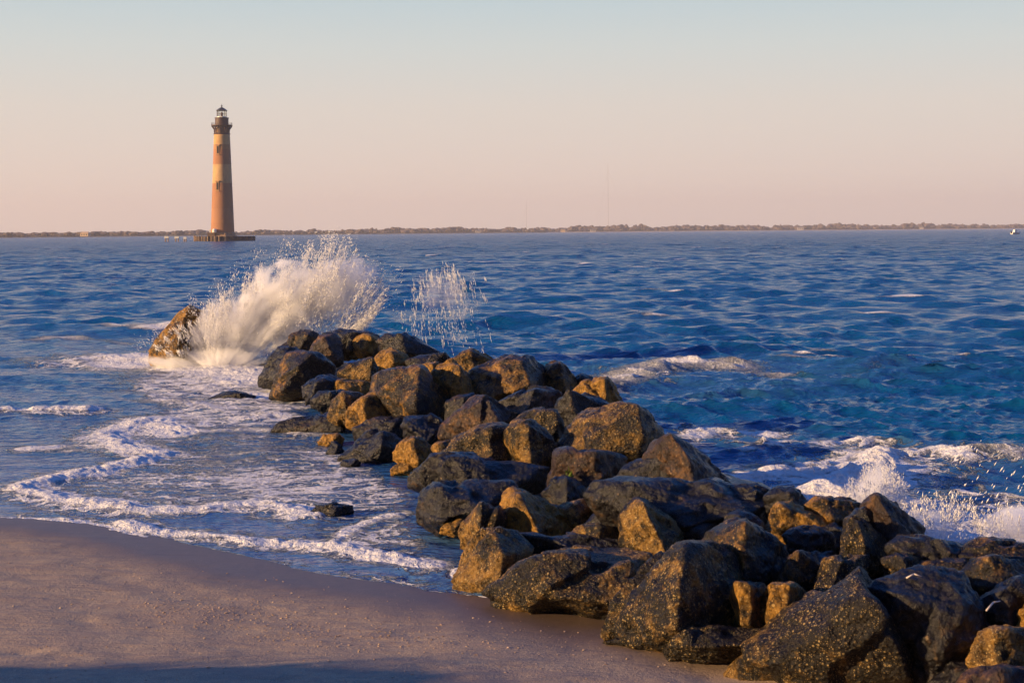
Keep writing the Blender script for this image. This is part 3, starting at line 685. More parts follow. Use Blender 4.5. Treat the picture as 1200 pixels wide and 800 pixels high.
 ([(1146,705),(1172,686),(1205,674),(1228,690),(1224,735),(1190,742),(1160,730)], [(1178,688,.15),(1182,735,.3)], 'dark', 'blue shaded rock at the right edge carrying a pale stick'),
 ([(1188,742),(1194,715),(1204,700),(1235,694),(1240,745),(1212,752)], None, 'gold', 'golden rock cut off by the right edge of the view'),
 ([(1135,772),(1150,743),(1170,735),(1210,737),(1235,750),(1225,786),(1170,790)], [(1172,739,.15),(1170,784,.3)], 'crust', 'layered brown rock low at the right edge'),
 ([(1112,806),(1142,786),(1170,780),(1215,782),(1240,800),(1225,835),(1140,840)], [(1172,783,.15),(1170,830,.4)], 'plum', 'pale grey rock in the bottom right corner'),
 ([(363,601),(370,592),(392,589),(412,592),(414,600),(390,605)], None, 'dark', 'black rock awash on its own in the near foam line'),
 ([(244,467),(262,459),(280,458),(299,464),(290,469),(260,470)], None, 'dark', 'black sliver of rock awash left of the pile near the spray'),
 # rocks seen only between the others
 ([(930,655),(950,645),(975,648),(990,662),(985,690),(950,696)], None, 'dark', 'dark hollow rock between egg shaped rock and brown ledge'),
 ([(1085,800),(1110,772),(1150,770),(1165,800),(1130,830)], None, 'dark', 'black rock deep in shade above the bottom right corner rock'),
 ([(955,620),(975,612),(995,618),(998,640),(970,648)], None, 'dark', 'narrow dark rock left of the upright tan rock'),
 ([(520,470),(535,462),(555,460),(560,478),(540,490),(522,486)], None, 'dark', 'shaded rock in the gap above the grey purple peaked rock'),
 ([(795,622),(815,612),(840,612),(848,630),(820,645),(800,640)], None, 'dark', 'dark rock under the near edge of the very long slab'),
 ([(625,600),(640,590),(660,595),(665,615),(640,622)], None, 'dark', 'shaded rock right of the golden thumb top'),
 ([(440,478),(460,468),(490,474),(500,492),(470,500),(440,496)], None, 'dark', 'dark rock behind the small bright yellow rock'),
]
for i, (ol, rd, tone, lab) in enumerate(ROCKS):
    o = np.array(ol, float); w = o[:, 0].max() - o[:, 0].min(); yb = o[:, 1].max(); xc = o[:, 0].mean()
    zb = rest(xc, yb)
    D = dist_of(xc, yb - 1, zb)
    size = .5 * (w + yb - o[:, 1].min()) * D / F
    D += .12 * size + (.30 if lab.startswith(('biggest foreground', 'huge black')) else 0)
    if i >= len(ROCKS) - 7: D += .35
    ob = make_rock('boulder', ol, rd, D, tone, 100 + i, w, zb - .05)
    tag(ob, lab, 'rock', 'boulders of the rock jetty')

# rubble bed under the boulders, so that gaps show stone and not water
th = np.linspace(0, 1, 150); u = np.linspace(-1, 1, 40)
ax = smooth_line(world_line([(205, 408), (345, 428), (440, 452), (540, 480), (650, 520), (760, 590), (900, 650), (1080, 740), (1400, 800)]), 3)
seg = np.r_[0, np.cumsum(np.hypot(*np.diff(ax, axis=0).T))]; ss = th * seg[-1]
axx, axy = np.interp(ss, seg, ax[:, 0]), np.interp(ss, seg, ax[:, 1])
tx, ty = np.gradient(axx), np.gradient(axy); l = np.hypot(tx, ty); nx, ny = -ty / l, tx / l
hw = np.interp(axy, [0, 9, 15, 25, 34], [1.3, 1.5, 1.3, 1.2, .5])
Ux, Sx = np.meshgrid(u, np.arange(150))
px_ = axx[Sx] + nx[Sx] * Ux * hw[Sx]; py_ = axy[Sx] + ny[Sx] * Ux * hw[Sx]
hz = np.interp(axy, [0, 9, 26, 31, 34], [.42, .42, .42, .2, .0])[Sx] * (1 - Ux ** 2) ** .8
nz = fbm2(px_.ravel(), py_.ravel(), 2.2, 4, 3).reshape(px_.shape)
hz = hz + .16 * nz - .08 - .5 * (np.abs(Ux) > .97)
idx = np.arange(px_.size).reshape(px_.shape)
Fb = np.stack([idx[:-1, :-1], idx[:-1, 1:], idx[1:, 1:], idx[1:, :-1]], -1).reshape(-1, 4)
tag(link('rubble_bed', mesh_np('rubble_bed', np.stack([px_.ravel(), py_.ravel(), hz.ravel()], 1), Fb), RM['dark']), kind='structure')

# ------------------------------------------------------------------ spray
def spray_mat():
    t = NT('spray_droplets')
    x = t.bsdf(Base_Color=(.92, .90, .87), Roughness=.45, Specular_IOR_Level=.4)
    x.inputs['Subsurface Weight'].default_value = 0.0
    return t.m
SPR = spray_mat()
def mist_mat(name, src, rad, dens, lo, hi, ka, kr, soft):
    """spray as a volume: streaks that fan out from the point where the wave struck"""
    t = NT(name); tcn = t.n('ShaderNodeTexCoord'); p = tcn.outputs['Object']
    wp = t.n('ShaderNodeNewGeometry').outputs['Position']
    q = t.n('ShaderNodeVectorMath', {0: wp, 1: tuple(src)}, operation='SUBTRACT').outputs[0]
    sx_ = t.n('ShaderNodeSeparateXYZ', {0: q})
    ang = t.math('ARCTAN2', sx_.outputs['Z'], sx_.outputs['X']); rl_ = t.n('ShaderNodeVectorMath', {0: q}, operation='LENGTH').outputs['Value']
    v = t.n('ShaderNodeCombineXYZ', {0: t.math('MULTIPLY', ang, ka), 1: t.math('MULTIPLY', rl_, kr), 2: sx_.outputs['Y']}).outputs[0]
    n1 = t.noise(1.0, 5, .65, v, .5); n2 = t.noise(1.5, 5, .6, wp, .6)
    n = t.math('ADD', t.math('MULTIPLY', n1, .5), t.math('MULTIPLY', n2, .5))
    g = t.n('ShaderNodeVectorMath', {0: p, 1: tuple(rad)}, operation='DIVIDE').outputs[0]
    ln = t.n('ShaderNodeVectorMath', {0: g}, operation='LENGTH').outputs['Value']
    fall = t.ramp(ln, [(.25, 1.0), (.98, 0.0)])
    a = t.math('ADD', n, t.math('MULTIPLY', t.math('SUBTRACT', fall, 1.0), soft))
    d = t.math('MULTIPLY', t.ramp(a, [(lo, 0.0), (hi, 1.0)]), t.ramp(fall, [(0.0, 0.0), (.2, 1.0)]))
    pv = t.n('ShaderNodeVolumePrincipled', {'Color': (1.0, .995, .985, 1), 'Density': t.math('MULTIPLY', d, dens), 'Anisotropy': .0})
    t.t.links.new(pv.outputs[0], t.o.inputs['Volume'])
    return t.m

def droplets(name, N, sampler, seed, label):
    """many small elongated beads of water as one mesh"""
    g = np.random.default_rng(seed)
    P, dirv, size, el = sampler(g, N)
    n = len(P)
    b = np.array([(1, 0, 0), (0, 1, 0), (-1, 0, 0), (0, -1, 0), (0, 0, 1), (0, 0, -1.0)]); f = np.array([(0, 1, 4), (1, 2, 4), (2, 3, 4), (3, 0, 4), (1, 0, 5), (2, 1, 5), (3, 2, 5), (0, 3, 5)])
    d = dirv / np.linalg.norm(dirv, axis=1)[:, None]
    a = np.cross(d, g.normal(size=(n, 3))); a /= np.linalg.norm(a, axis=1)[:, None]; c = np.cross(d, a)
    V = (P[:, None, :] + size[:, None, None] * (b[None, :, 0:1] * a[:, None, :] + b[None, :, 1:2] * c[:, None, :] + b[None, :, 2:3] * d[:, None, :] * el[:, None, None]))
    Fs = (f[None] + (np.arange(n) * len(b))[:, None, None]).reshape(-1, 3)
    me = mesh_np(name, V.reshape(-1, 3), Fs)
    return tag(link(name, me, SPR), label, 'sea spray', kind='stuff')

DS = 30.6
def fan(env, jb_x, N, nj, src, D, spread, size, el, tipfade=.85, thick=.5, grav=0.0, back=.10):
    """jets of beads from src (px) to an envelope line; beads thin out towards the tips and bend over"""
    env = np.array(env, float)
    def f(g, N):
        u = g.uniform(0, len(env) - 1, nj); tx_ = np.interp(u, np.arange(len(env)), env[:, 0]); ty_ = np.interp(u, np.arange(len(env)), env[:, 1])
        fr = 1 - np.abs(g.normal(0, back, nj)); fr = np.where(g.random(nj) < .15, fr + g.uniform(0, .09, nj), fr)
        s0 = src[0] + (tx_ - src[0]) * jb_x; sy = np.full(nj, src[1])
        ex_, ey_ = s0 + (tx_ - s0) * fr, sy + (ty_ - sy) * fr
        jd = g.normal(0, thick, nj)
        k = g.integers(0, nj, N); t = 1 - (1 - g.random(N)) ** tipfade * g.random(N) ** .25
        t = np.clip(t, 0, 1); t = g.random(N) ** tipfade
        x_ = s0[k] + (ex_[k] - s0[k]) * t; y_ = sy[k] + (ey_[k] - sy[k]) * t - grav * np.sin(t * math.pi) * 10
        x_ += g.normal(0, 1, N) * spread * (1.5 - 1.1 * t); y_ += g.normal(0, 1, N) * spread * (1.3 - t)
        P = at_y(x_, y_, D + jd[k] * (.4 + t) + g.normal(0, .08, N))
        dv = np.stack([(ex_ - s0)[k], np.zeros(N), -(ey_ - sy)[k] - grav * 25 * (t - .5)], 1); dv /= np.linalg.norm(dv, axis=1)[:, None] + 1e-6
        dv += g.normal(0, .26, (N, 3))
        # big beads ride at the tips, fine ones fill the body
        sz = size * (.45 + 1.1 * g.random(N) ** 3 * (.4 + .9 * t))
        return P, dv, sz, g.uniform(el[0], el[1], N)
    return f
ENV = [(178, 408), (200, 390), (224, 372), (246, 352), (262, 340), (285, 326), (300, 318), (322, 308), (345, 298), (362, 292), (380, 286), (392, 282), (402, 283), (410, 287), (421, 305), (436, 316), (452, 326), (458, 338), (455, 352), (442, 362), (425, 372)]
droplets('wave_spray', 42000, fan(ENV, .66, 0, 260, (262, 432), DS, 3.4, .0048, (3, 14.0), .66, .35, .5, .20), 1, 'big white fan of spray bursting over the far end of the jetty')
def stray(g, N):
    u = g.uniform(0, len(ENV) - 1, N); e_ = np.array(ENV, float); x_ = np.interp(u, np.arange(len(e_)), e_[:, 0]); y_ = np.interp(u, np.arange(len(e_)), e_[:, 1])
    cl = g.integers(0, 60, N); off = g.normal(0, 9, (60, 2)); x_ = x_ * .5 + (e_[cl % len(e_), 0] + off[cl, 0]) * .5; y_ = y_ * .5 + (e_[cl % len(e_), 1] + off[cl, 1]) * .5
    k = g.random(N) < .6; x_[k] = e_[cl[k] % len(e_), 0] + off[cl[k], 0] + g.normal(0, 3, k.sum()); y_[k] = e_[cl[k] % len(e_), 1] + off[cl[k], 1] + g.normal(0, 3, k.sum())
    x_ += g.normal(0, 3, N); y_ += g.normal(0, 4, N)
    d = np.stack([.3 + (x_ - 330) * .006, g.normal(0, .2, N), g.normal(.5, .5, N)], 1)
    return at_y(x_, y_, DS + g.normal(0, .5, N)), d, .0022 + .0065 * g.random(N) ** 3, g.uniform(1.5, 6, N)
droplets('flying_drops', 4600, stray, 9, 'loose clumps of drops torn off the edge of the big spray')
def second_splash(g, N):
    nj = 150; jx = np.concatenate([g.normal(527, 14, 80), g.normal(495, 12, 40), g.uniform(470, 572, 30)])
    top = np.interp(jx, [465, 485, 505, 520, 535, 548, 575], [352, 326, 312, 304, 310, 318, 322]); jt = top + np.abs(g.normal(0, 20, nj)); L = g.uniform(6, 40, nj) * np.interp(jx, [465, 520, 550, 576], [.8, 1, .8, .2])
    low = g.random(nj) < .22; jt[low] += 38; L[low] += 18
    k = g.integers(0, nj, N); t = g.random(N)
    y_ = jt[k] + L[k] * t; x_ = jx[k] + L[k] * t * np.interp(jx[k], [470, 520, 575], [.04, .14, .26]) + g.normal(0, .7, N)
    P = at_y(x_, y_, 29.5 + g.normal(0, .5, N))
    up = np.stack([np.interp(x_, [470, 520, 575], [-.04, -.14, -.26]), g.normal(0, .1, N), np.full(N, 1.0)], 1) + g.normal(0, .05, (N, 3))
    return P, up, .0015 + .0036 * g.random(N) ** 2.5, g.uniform(5.0, 20.0, N)
droplets('falling_spray', 2500, second_splash, 2, 'thin falling droplets right of the big fan of spray')
droplets('surf_spray', 2600, fan([(1038, 590), (1052, 583), (1075, 580), (1095, 575), (1118, 572), (1140, 585), (1160, 600)], .75, 0, 60, (1095, 632), 12.2, 2.8, .0024, (3, 12), .6, .3, 0, .25), 3, 'droplets leaping from the surf just right of the sharp peak rock')
droplets('surf_spray', 1500, fan([(1140, 606), (1160, 594), (1180, 588), (1200, 584), (1230, 590)], .7, 0, 40, (1190, 640), 12.2, 2.8, .0024, (3, 12), .6, .3, 0, .25), 5, 'droplets leaping from the golden surf at the right edge')
def flecks(g, N):
    x_ = g.uniform(1120, 1215, N); y_ = g.uniform(515, 600, N); x_[:N // 3] = g.uniform(1070, 1175, N // 3); y_[:N // 3] = g.uniform(575, 600, N // 3)
    P = at_y(x_, y_, 12.0 + g.normal(0, .4, N)); d = np.tile([.5, 0, .85], (N, 1)) + g.normal(0, .12, (N, 3))
    return P, d, .003 + .005 * g.random(N) ** 2, g.uniform(2.5, 6, N)
droplets('flying_drops', 110, flecks, 6, 'separate drops thrown high above the surf at the right edge')

def mist(name, px, py, D, rx, ry, rz_, mat, tilt, label, src):
    """a lens of fine spray (volume) with real thickness"""
    c = at_y(np.array([px]), np.array([py]), np.array([D]))[0]; m = D / F
    sp = at_y(np.array([src[0]]), np.array([src[1]]), np.array([D]))[0]
    v, f = ico(4); rad = (rx * m, ry, rz_ * m)
    me = mesh_np(name, v * np.array(rad), f)
    o = link(name, me, mist_mat(name, sp, rad, *mat)); o.location = c; o.rotation_euler = (0, R(tilt), 0)
    return tag(o, label, 'sea mist', kind='stuff')
MM = (15.0, .30, .50, 5.0, .9, .42)
SRC = (262, 440)
mist('spray_mist', 255, 398, DS + .2, 112, 1.0, 54, MM, -26, 'dense white body of the big spray at the jetty end', SRC)
mist('spray_mist', 318, 366, DS + .1, 118, 1.0, 78, MM, -34, 'middle cloud of the big spray above the far rocks', SRC)
mist('spray_mist', 386, 334, DS, 100, .8, 60, (10.0, .31, .54, 6.0, .9, .42), -14, 'upper cloud of the big spray against the sea', SRC)
mist('spray_mist', 245, 424, DS - .2, 125, 1.1, 28, MM, 0, 'low white wash at the foot of the big spray', SRC)
M2 = (15.0, .30, .52, 3.0, 1.4, .42)
droplets('surf_spray', 8000, fan([(950, 592), (975, 580), (995, 562), (1010, 545), (1022, 533), (1033, 527), (1046, 534), (1056, 552), (1068, 570)], .8, 0, 90, (1010, 606), 14.5, 4.6, .0021, (2, 11), .6, .35, 0, .3), 12, 'drops torn from the golden curl behind the sharp peak rock')
mist('surf_mist', 1024, 562, 14.6, 66, .6, 40, (13.0, .40, .56, 12.0, 1.6, .40), -52, 'curl of golden surf breaking behind the sharp peak rock', (960, 600))
mist('surf_mist', 1000, 584, 14.6, 105, .6, 26, (12.0, .38, .56, 12.0, 1.2, .42), -16, 'low white surf sheet left of the golden curl', (900, 600))
mist('surf_mist', 1195, 612, 12.4, 66, .6, 32, M2, -6, 'golden burst of surf at the right edge', (1190, 650))
mist('surf_mist', 1092, 612, 12.4, 62, .5, 34, (7.0, .36, .6, 4.0, 1.4, .42), 8, 'pale surf haze just right of the sharp peak rock', (1095, 640))
mist('thin_mist', 518, 346, 29.6, 62, .6, 54, (1.5, .38, .62, 11.0, .8, .42), 20, 'faint veil around the thin falling droplets', (500, 470))

# ------------------------------------------------------------------ lighthouse
LX, LD = 261.0, 529.0
lb = at_z(np.array([261.0]), np.array([hor(261) + 4760 / LD]))[0]
LH = empty('lighthouse', (lb[0], lb[1], 0))
tag(LH, 'tall faded orange and cream banded brick lighthouse standing in the sea', 'lighthouse')
def brick_mat():
    t = NT('faded_banded_brick'); p = t.n('ShaderNodeTexCoord').outputs['Object']
    z = t.n('ShaderNodeSeparateXYZ', {0: p}).outputs['Z']
    zn = t.math('DIVIDE', z, 50.0)
    cream, org, red = (.66, .42, .19), (.47, .22, .10), (.42, .18, .085)
    x = t.n('ShaderNodeValToRGB', {'Fac': zn}); x.color_ramp.interpolation = 'CONSTANT'; e = x.color_ramp.elements
    bands = [(0, (.43, .20, .095)), (.13, (.46, .22, .105)), (.235, (.43, .195, .09)), (.42, cream), (.555, (.45, .20, .09)), (.665, (.50, .26, .10)), (.70, (.68, .42, .17)), (.80, (.5, .3, .12))]
    e[0].position, e[0].color = 0, (*bands[0][1], 1); e[1].position, e[1].color = bands[-1][0], (*bands[-1][1], 1)
    for q, c in bands[1:-1]: w_ = e.new(q); w_.color = (*c, 1)
    n = t.noise(.35, 6, .68, t.n('ShaderNodeMapping', {'Vector': p, 'Scale': (1, 1, .5)}).outputs[0], .8)
    br = t.n('ShaderNodeTexBrick', {'Scale': 1.0, 'Mortar Size': .02, 'Color1': (1, 1, 1, 1), 'Color2': (.86, .84, .84, 1), 'Mortar': (.7, .7, .7, 1)})
    an = t.math('MULTIPLY', t.math('ARCTAN2', t.n('ShaderNodeSeparateXYZ', {0: p}).outputs['Y'], t.n('ShaderNodeSeparateXYZ', {0: p}).outputs['X']), 4.0)
    t.t.links.new(t.n('ShaderNodeCombineXYZ', {0: an, 1: z}).outputs[0], br.inputs['Vector'])
    c = t.mix(.6, x.outputs[0], br.outputs['Color'], 'MULTIPLY')
    c = t.mix(t.ramp(n, [(.35, 0.0), (.7, .55)]), c, (.30, .14, .075))
    t.bsdf(Base_Color=c, Roughness=.85, Normal=t.bump(n, .05)); return t.m
BR = brick_mat()
IRON = simple('rusty_brown_ironwork', (.075, .034, .030), .6, .4, 2); ROOF = simple('black_lantern_roof', (.03, .035, .03), .5)
PALE = simple('pale_window_stone', (.46, .26, .13), .8); BLK = simple('dark_opening', (.015, .012, .012), .9)
CONC = simple('weathered_concrete', (.34, .22, .13), .85, .4, 1.2, .05); STEEL = simple('rusted_sheet_pile', (.055, .038, .034), .75, .5, .8)
WHT = simple('white_paint', (.80, .78, .72), .5, .08)
def trad(z): return 4.35 + (2.82 - 4.35) * (z / 40.0)
z0 = 2.6
prof = [(trad(z), z) for z in np.linspace(z0, 39.0, 40)]
MB().lathe(prof, 64).build('tower', BR, LH, True)
MB().lathe([(5.3, -.5), (5.3, 1.9), (5.0, 2.15), (4.75, 2.2), (4.7, 3.0), (4.38, 3.3)], 8, ph=R(22.5)).build('foundation', CONC, LH)
# watch room and gallery
MB().lathe([(2.95, 38.8), (3.05, 39.0), (2.95, 39.2), (2.55, 39.3), (2.5, 41.9)], 32).build('bracket_drum', IRON, LH, False)
gal = MB().lathe([(2.5, 41.7), (3.7, 41.85), (3.85, 41.95), (3.85, 42.25), (2.4, 42.3)], 32).build('gallery', IRON, LH)
rl = MB()
for i in range(24):
    a = 2 * math.pi * i / 24; rl.tube((3.7 * math.cos(a), 3.7 * math.sin(a), 42.2), (3.7 * math.cos(a), 3.7 * math.sin(a), 43.1), .035, 5)
for zz in (42.65, 43.1):
    for i in range(32):
        a, b = 2 * math.pi * i / 32, 2 * math.pi * (i + 1) / 32; rl.tube((3.7 * math.cos(a), 3.7 * math.sin(a), zz), (3.7 * math.cos(b), 3.7 * math.sin(b), zz), .03, 4)
rl.build('railing', IRON, gal)
for i in range(10):
    a = 2 * math.pi * i / 10 + .3; m = MB(); c, s = math.cos(a), math.sin(a)
    for p, q, w in (((2.62, 39.3), (2.75, 41.0), .26), ((2.72, 40.6), (3.6, 41.8), .22)):
        m.tube((p[0] * c, p[0] * s, p[1]), (q[0] * c, q[0] * s, q[1]), w, 4)
    m.build('bracket', IRON, LH)
for i in range(5):
    a = 2 * math.pi * i / 5 + .63 * 1 + R(200); m = MB(); m.box((2.56 * math.cos(a), 2.56 * math.sin(a), 40.35), (.2, .8, 1.7), a); m.build('belfry_panel', PALE, LH)
MB().lathe([(2.42, 42.2), (2.42, 44.6), (2.55, 44.7), (2.55, 44.95), (1.9, 45.0)], 32).build('watch_room', IRON, LH)
lan = MB().lathe([(1.82, 44.9), (1.82, 45.35)], 10).build('lantern_room', WHT, LH)
m = MB()
for i in range(10):
    a = 2 * math.pi * i / 10; m.tube((1.76 * math.cos(a), 1.76 * math.sin(a), 45.2), (1.76 * math.cos(a), 1.76 * math.sin(a), 47.6), .07, 5)
    b = 2 * math.pi * (i + 1) / 10
    for zz in (46.4, 47.55): m.tube((1.76 * math.cos(a), 1.76 * math.sin(a), zz), (1.76 * math.cos(b), 1.76 * math.sin(b), zz), .05, 4)
m.build('mullions', IRON, lan)
t = NT('lantern_glass'); g_ = t.n('ShaderNodeBsdfGlossy', {'Color': (.9, .9, .9, 1), 'Roughness': .03}); tr = t.n('ShaderNodeBsdfTransparent', {'Color': (.96, .96, .93, 1)})
fr = t.n('ShaderNodeLayerWeight', {'Blend': .25}); ms_ = t.n('ShaderNodeMixShader', {0: fr.outputs['Fresnel'], 1: tr.outputs[0], 2: g_.outputs[0]}); t.t.links.new(ms_.outputs[0], t.o.inputs['Surface'])
MB().lathe([(1.70, 45.3), (1.70, 47.5)], 10, cap=False).build('glazing', t.m, lan)
MB().lathe([(.35, 45.3), (.45, 45.9), (.5, 46.4), (.35, 46.9)], 12).build('lamp_pedestal', IRON, lan)
rf = MB().lathe([(2.05, 47.5), (2.05, 47.62), (1.3, 48.15), (.5, 48.65), (.22, 48.8)], 20).build('lantern_roof', ROOF, LH)
MB().lathe([(.14, 48.75), (.14, 48.95), (.32, 49.1), (.32, 49.3), (.12, 49.45), (.05, 50.0)], 12).build('finial', ROOF, rf)
# windows: face the camera, slightly left of the middle
for z, da in ((33.2, 0), (20.0, 0)):
    for off in (0, 180):
        a = R(-90 - 17 + off); rr = trad(z); c, s = math.cos(a), math.sin(a)
        f = MB(); f.box((c * (rr - .12), s * (rr - .12), z), (.5, 1.1, 3.0), a); f.box((c * rr, s * rr, z + 1.75), (.9, 1.7, .35), a); f.box((c * rr, s * rr, z - 1.78), (.7, 1.5, .25), a)
        fr_ = f.build('window', PALE, LH)
        MB().box((c * (rr + .12), s * (rr + .12), z - .05), (.14, .72, 2.6), a).build('window_opening', BLK, fr_)
# gear at the base
MB().box((-3.3, -4.6, 2.35), (2.6, 1.4, 1.6), .2).build('equipment_block', CONC, LH)
MB().lathe([(.1, 3.0), (.75, 3.2), (.8, 4.1), (.5, 4.5)], 12, c=(-2.0, -4.7)).build('white_drum', WHT, LH)
MB().box((-3.6, -4.5, 3.7), (.5, .5, 1.3)).build('marker_box', WHT, LH)
CD = empty('cofferdam', (lb[0] + .9, lb[1], 0)); tag(CD, 'dark round sheet pile ring in the sea around the lighthouse base', 'cofferdam')
prof_n = 120; m = MB(); rg1, rg2, rg3, rg4 = [], [], [], []
for i in range(prof_n):
    a = 2 * math.pi * i / prof_n; r0 = 10.6 + (.28 if (i // 2) % 2 else 0)
    if math.cos(a) < -.45 and math.sin(a) < .9: pass
    for L_, r, z in ((rg1, r0, -1.5), (rg2, r0, 1.75), (rg3, r0 - .35, 1.75), (rg4, r0 - .35, -1.5)): L_.append(m.b.verts.new((r * math.cos(a), r * math.sin(a), z)))
for A, B in ((rg1, rg2), (rg2, rg3), (rg3, rg4)):
    for i in range(prof_n): m.b.faces.new((A[i], A[(i + 1) % prof_n], B[(i + 1) % prof_n], B[i]))
m.build('sheet_wall', STEEL, CD)
MB().lathe([(10.3, 1.0), (10.3, 1.2)], 48).build('fill', CONC, CD)
for i in range(12):
    a = R(188 + i * 7.5); MB().tube((10.98 * math.cos(a) - .1, 10.98 * math.sin(a), -1), (10.98 * math.cos(a) - .1, 10.98 * math.sin(a), 1.9 + .2 * (i % 3 == 0)), .17, 7).build('fender_pile', CONC, CD)
for k, (pxx, w, hh, lab) in enumerate(((195.5, 1.3, 2.0, 'leftmost pale concrete stump in the sea left of the lighthouse'), (207.5, 1.3, 1.9, 'middle pale concrete stump of the three beside the lighthouse'), (217, .9, 1.7, 'short pale stump nearest the round sheet pile ring'))):
    p = at_z(np.array([float(pxx)]), np.array([hor(pxx) + 4760 / 500.0]))[0]
    o = empty('concrete_stump', (p[0], p[1], 0)); tag(o, lab, 'stump', 'concrete stumps left of the lighthouse')
    MB().box((0, 0, hh - .35), (w * 1.15, w, .7)).build('cap', WHT, o)
    for sx_ in (-1, 1): MB().tube((sx_ * w * .34, 0, -1), (sx_ * w * .34, 0, hh - .7), .2, 7).build('leg', CONC, o)

# ------------------------------------------------------------------ far shore
def shore_pt(px, extra=0.0):
    D = float(np.interp(px, [-500, 0, 300, 600, 1200, 1700], [1250, 1400, 1750, 2350, 3000, 3300])) + extra
    v = ray(px, hor(px)); v = v / v[1]; return v[0] * D, D
FAR = simple('far_shore_ground', (.10, .085, .06), .9, .3, .01); BEACH = simple('far_beach', (.42, .33, .24), .9, .1, .02)
pxs = np.linspace(-900, 2100, 200); V = []
for p in pxs:
    jit = 25 * math.sin(p * .021) + 18 * math.sin(p * .07)
    for ex_, z in ((0, -.5), (25, .75), (1500, 1.2), (3500, 1.4)):
        a, b = shore_pt(p, jit + ex_); V.append((a * 1.0, b, z))
i = np.arange(len(V)).reshape(200, 4)
Ff = np.stack([i[:-1, :-1], i[:-1, 1:], i[1:, 1:], i[1:, :-1]], -1).reshape(-1, 4)
tag(link('far_shore', mesh_np('far_shore', V, Ff, False), FAR), kind='structure')
V = []
for p in np.linspace(640, 2000, 120):
    jit = 25 * math.sin(p * .021) + 18 * math.sin(p * .07)
    for ex_, z in ((-14, -.3), (12, 1.25)):
        a, b = shore_pt(p, jit + ex_); V.append((a, b, z))
i = np.arange(len(V)).reshape(120, 2)
tag(link('far_beach', mesh_np('far_beach', V, np.stack([i[:-1, 0], i[1:, 0], i[1:, 1], i[:-1, 1]], -1), False), BEACH), kind='structure')
# far wood: one mass
g = np.random.default_rng(21); bv, bf = ico(2)
N = 3000; Vs = []
pp = g.uniform(-500, 1700, N)
env = .55 + .5 * fbm2(pp, pp * 0, .014, 3, 8) + .5 * fbm2(pp, pp * 0, .06, 3, 12)
for k in range(N):
    a, b = shore_pt(pp[k], 40 + g.uniform(0, 260))
    s = (b / 2400); hh = max(1.0, (5.0 + 6.0 * env[k]) * (.62 if pp[k] < 400 else .95) * g.uniform(.45, 1.25)) * s ** .7
    rr = g.uniform(3.0, 7.5) * s ** .6
    n = 1 + .28 * g.normal(size=(len(bv), 1)) * .6
    Vs.append(bv * n * np.array([rr, rr, hh * .5]) + np.array([a, b, 1 + hh * .5]))
Vs = np.concatenate(Vs); Fs = (bf[None] + (np.arange(N) * len(bv))[:, None, None]).reshape(-1, 3)
WOOD = simple('far_wood_foliage', (.10, .070, .055), .95, .45, .05, 0)
tag(link('far_wood', mesh_np('far_wood', Vs, Fs, False), WOOD), 'low line of scrubby trees along the whole far shore', 'woodland', kind='stuff')

def house(px, w, hh, lab, wallc, roofc, ex_=12):
    a, b = shore_pt(px, ex_); o = empty('beach_house', (a, b, .8), g.uniform(-.3, .3)); tag(o, lab, 'house')
    MB().box((0, 0, hh / 2), (w, w * .6, hh)).build('wall', wallc, o)
    m = MB(); v = [m.b.verts.new(c) for c in ((-w * .55, -w * .35, hh), (w * .55, -w * .35, hh), (w * .55, w * .35, hh), (-w * .55, w * .35, hh), (-w * .4, 0, hh * 1.55), (w * .4, 0, hh * 1.55))]
    for f in ((0, 1, 5, 4), (2, 3, 4, 5), (1, 2, 5), (3, 0, 4), (3, 2, 1, 0)): m.b.faces.new([v[q] for q in f])
    m.build('roof', roofc, o)
    for kx in (-.3, 0, .3): MB().box((kx * w, -w * .3 - .03, hh * .55), (w * .12, .1, hh * .4)).build('window', BLK, o)
HW = simple('pale_siding', (.50, .44, .40), .8, .1); GR = simple('grey_roof', (.12, .11, .11), .7); TAN = simple('tan_siding', (.55, .38, .22), .8, .1)
house(100, 9, 3.2, 'low golden building at the left end of the far shore', TAN, TAN, -5)
house(938, 11, 5, 'pale house with grey roof on the far shore, largest there', HW, GR)
house(695, 9, 3.5, 'white house on the far shore left of the tall thin mast', HW, GR)
house(660, 8, 4.0, 'small tan cottage on the far shore left of the white house', TAN, GR)
house(1080, 7, 3.8, 'small white house far out on the right hand shore', HW, GR)
house(560, 8, 3.5, 'small white shed near the middle of the far shore', HW, GR)
MAST = simple('grey_mast_steel', (.42, .38, .37), .6)
for px, hh, lab in ((713, 140, 'taller thin radio mast above the far shore'), (617, 62, 'shorter thin radio mast above the far shore')):
    a, b = shore_pt(px, 500); o = empty('radio_mast', (a, b, 0)); tag(o, lab, 'mast')
    m = MB(); m.tube((0, 0, 0), (0, 0, hh), .45, 5, .2); m.build('mast_pole', MAST, o)
    m = MB()
    for q in range(3):
        t_ = 2 * math.pi * q / 3; m.tube((0, 0, hh * .9), (hh * .35 * math.cos(t_), hh * .35 * math.sin(t_), 0), .05, 4)
    m.build('guy_wires', MAST, o)
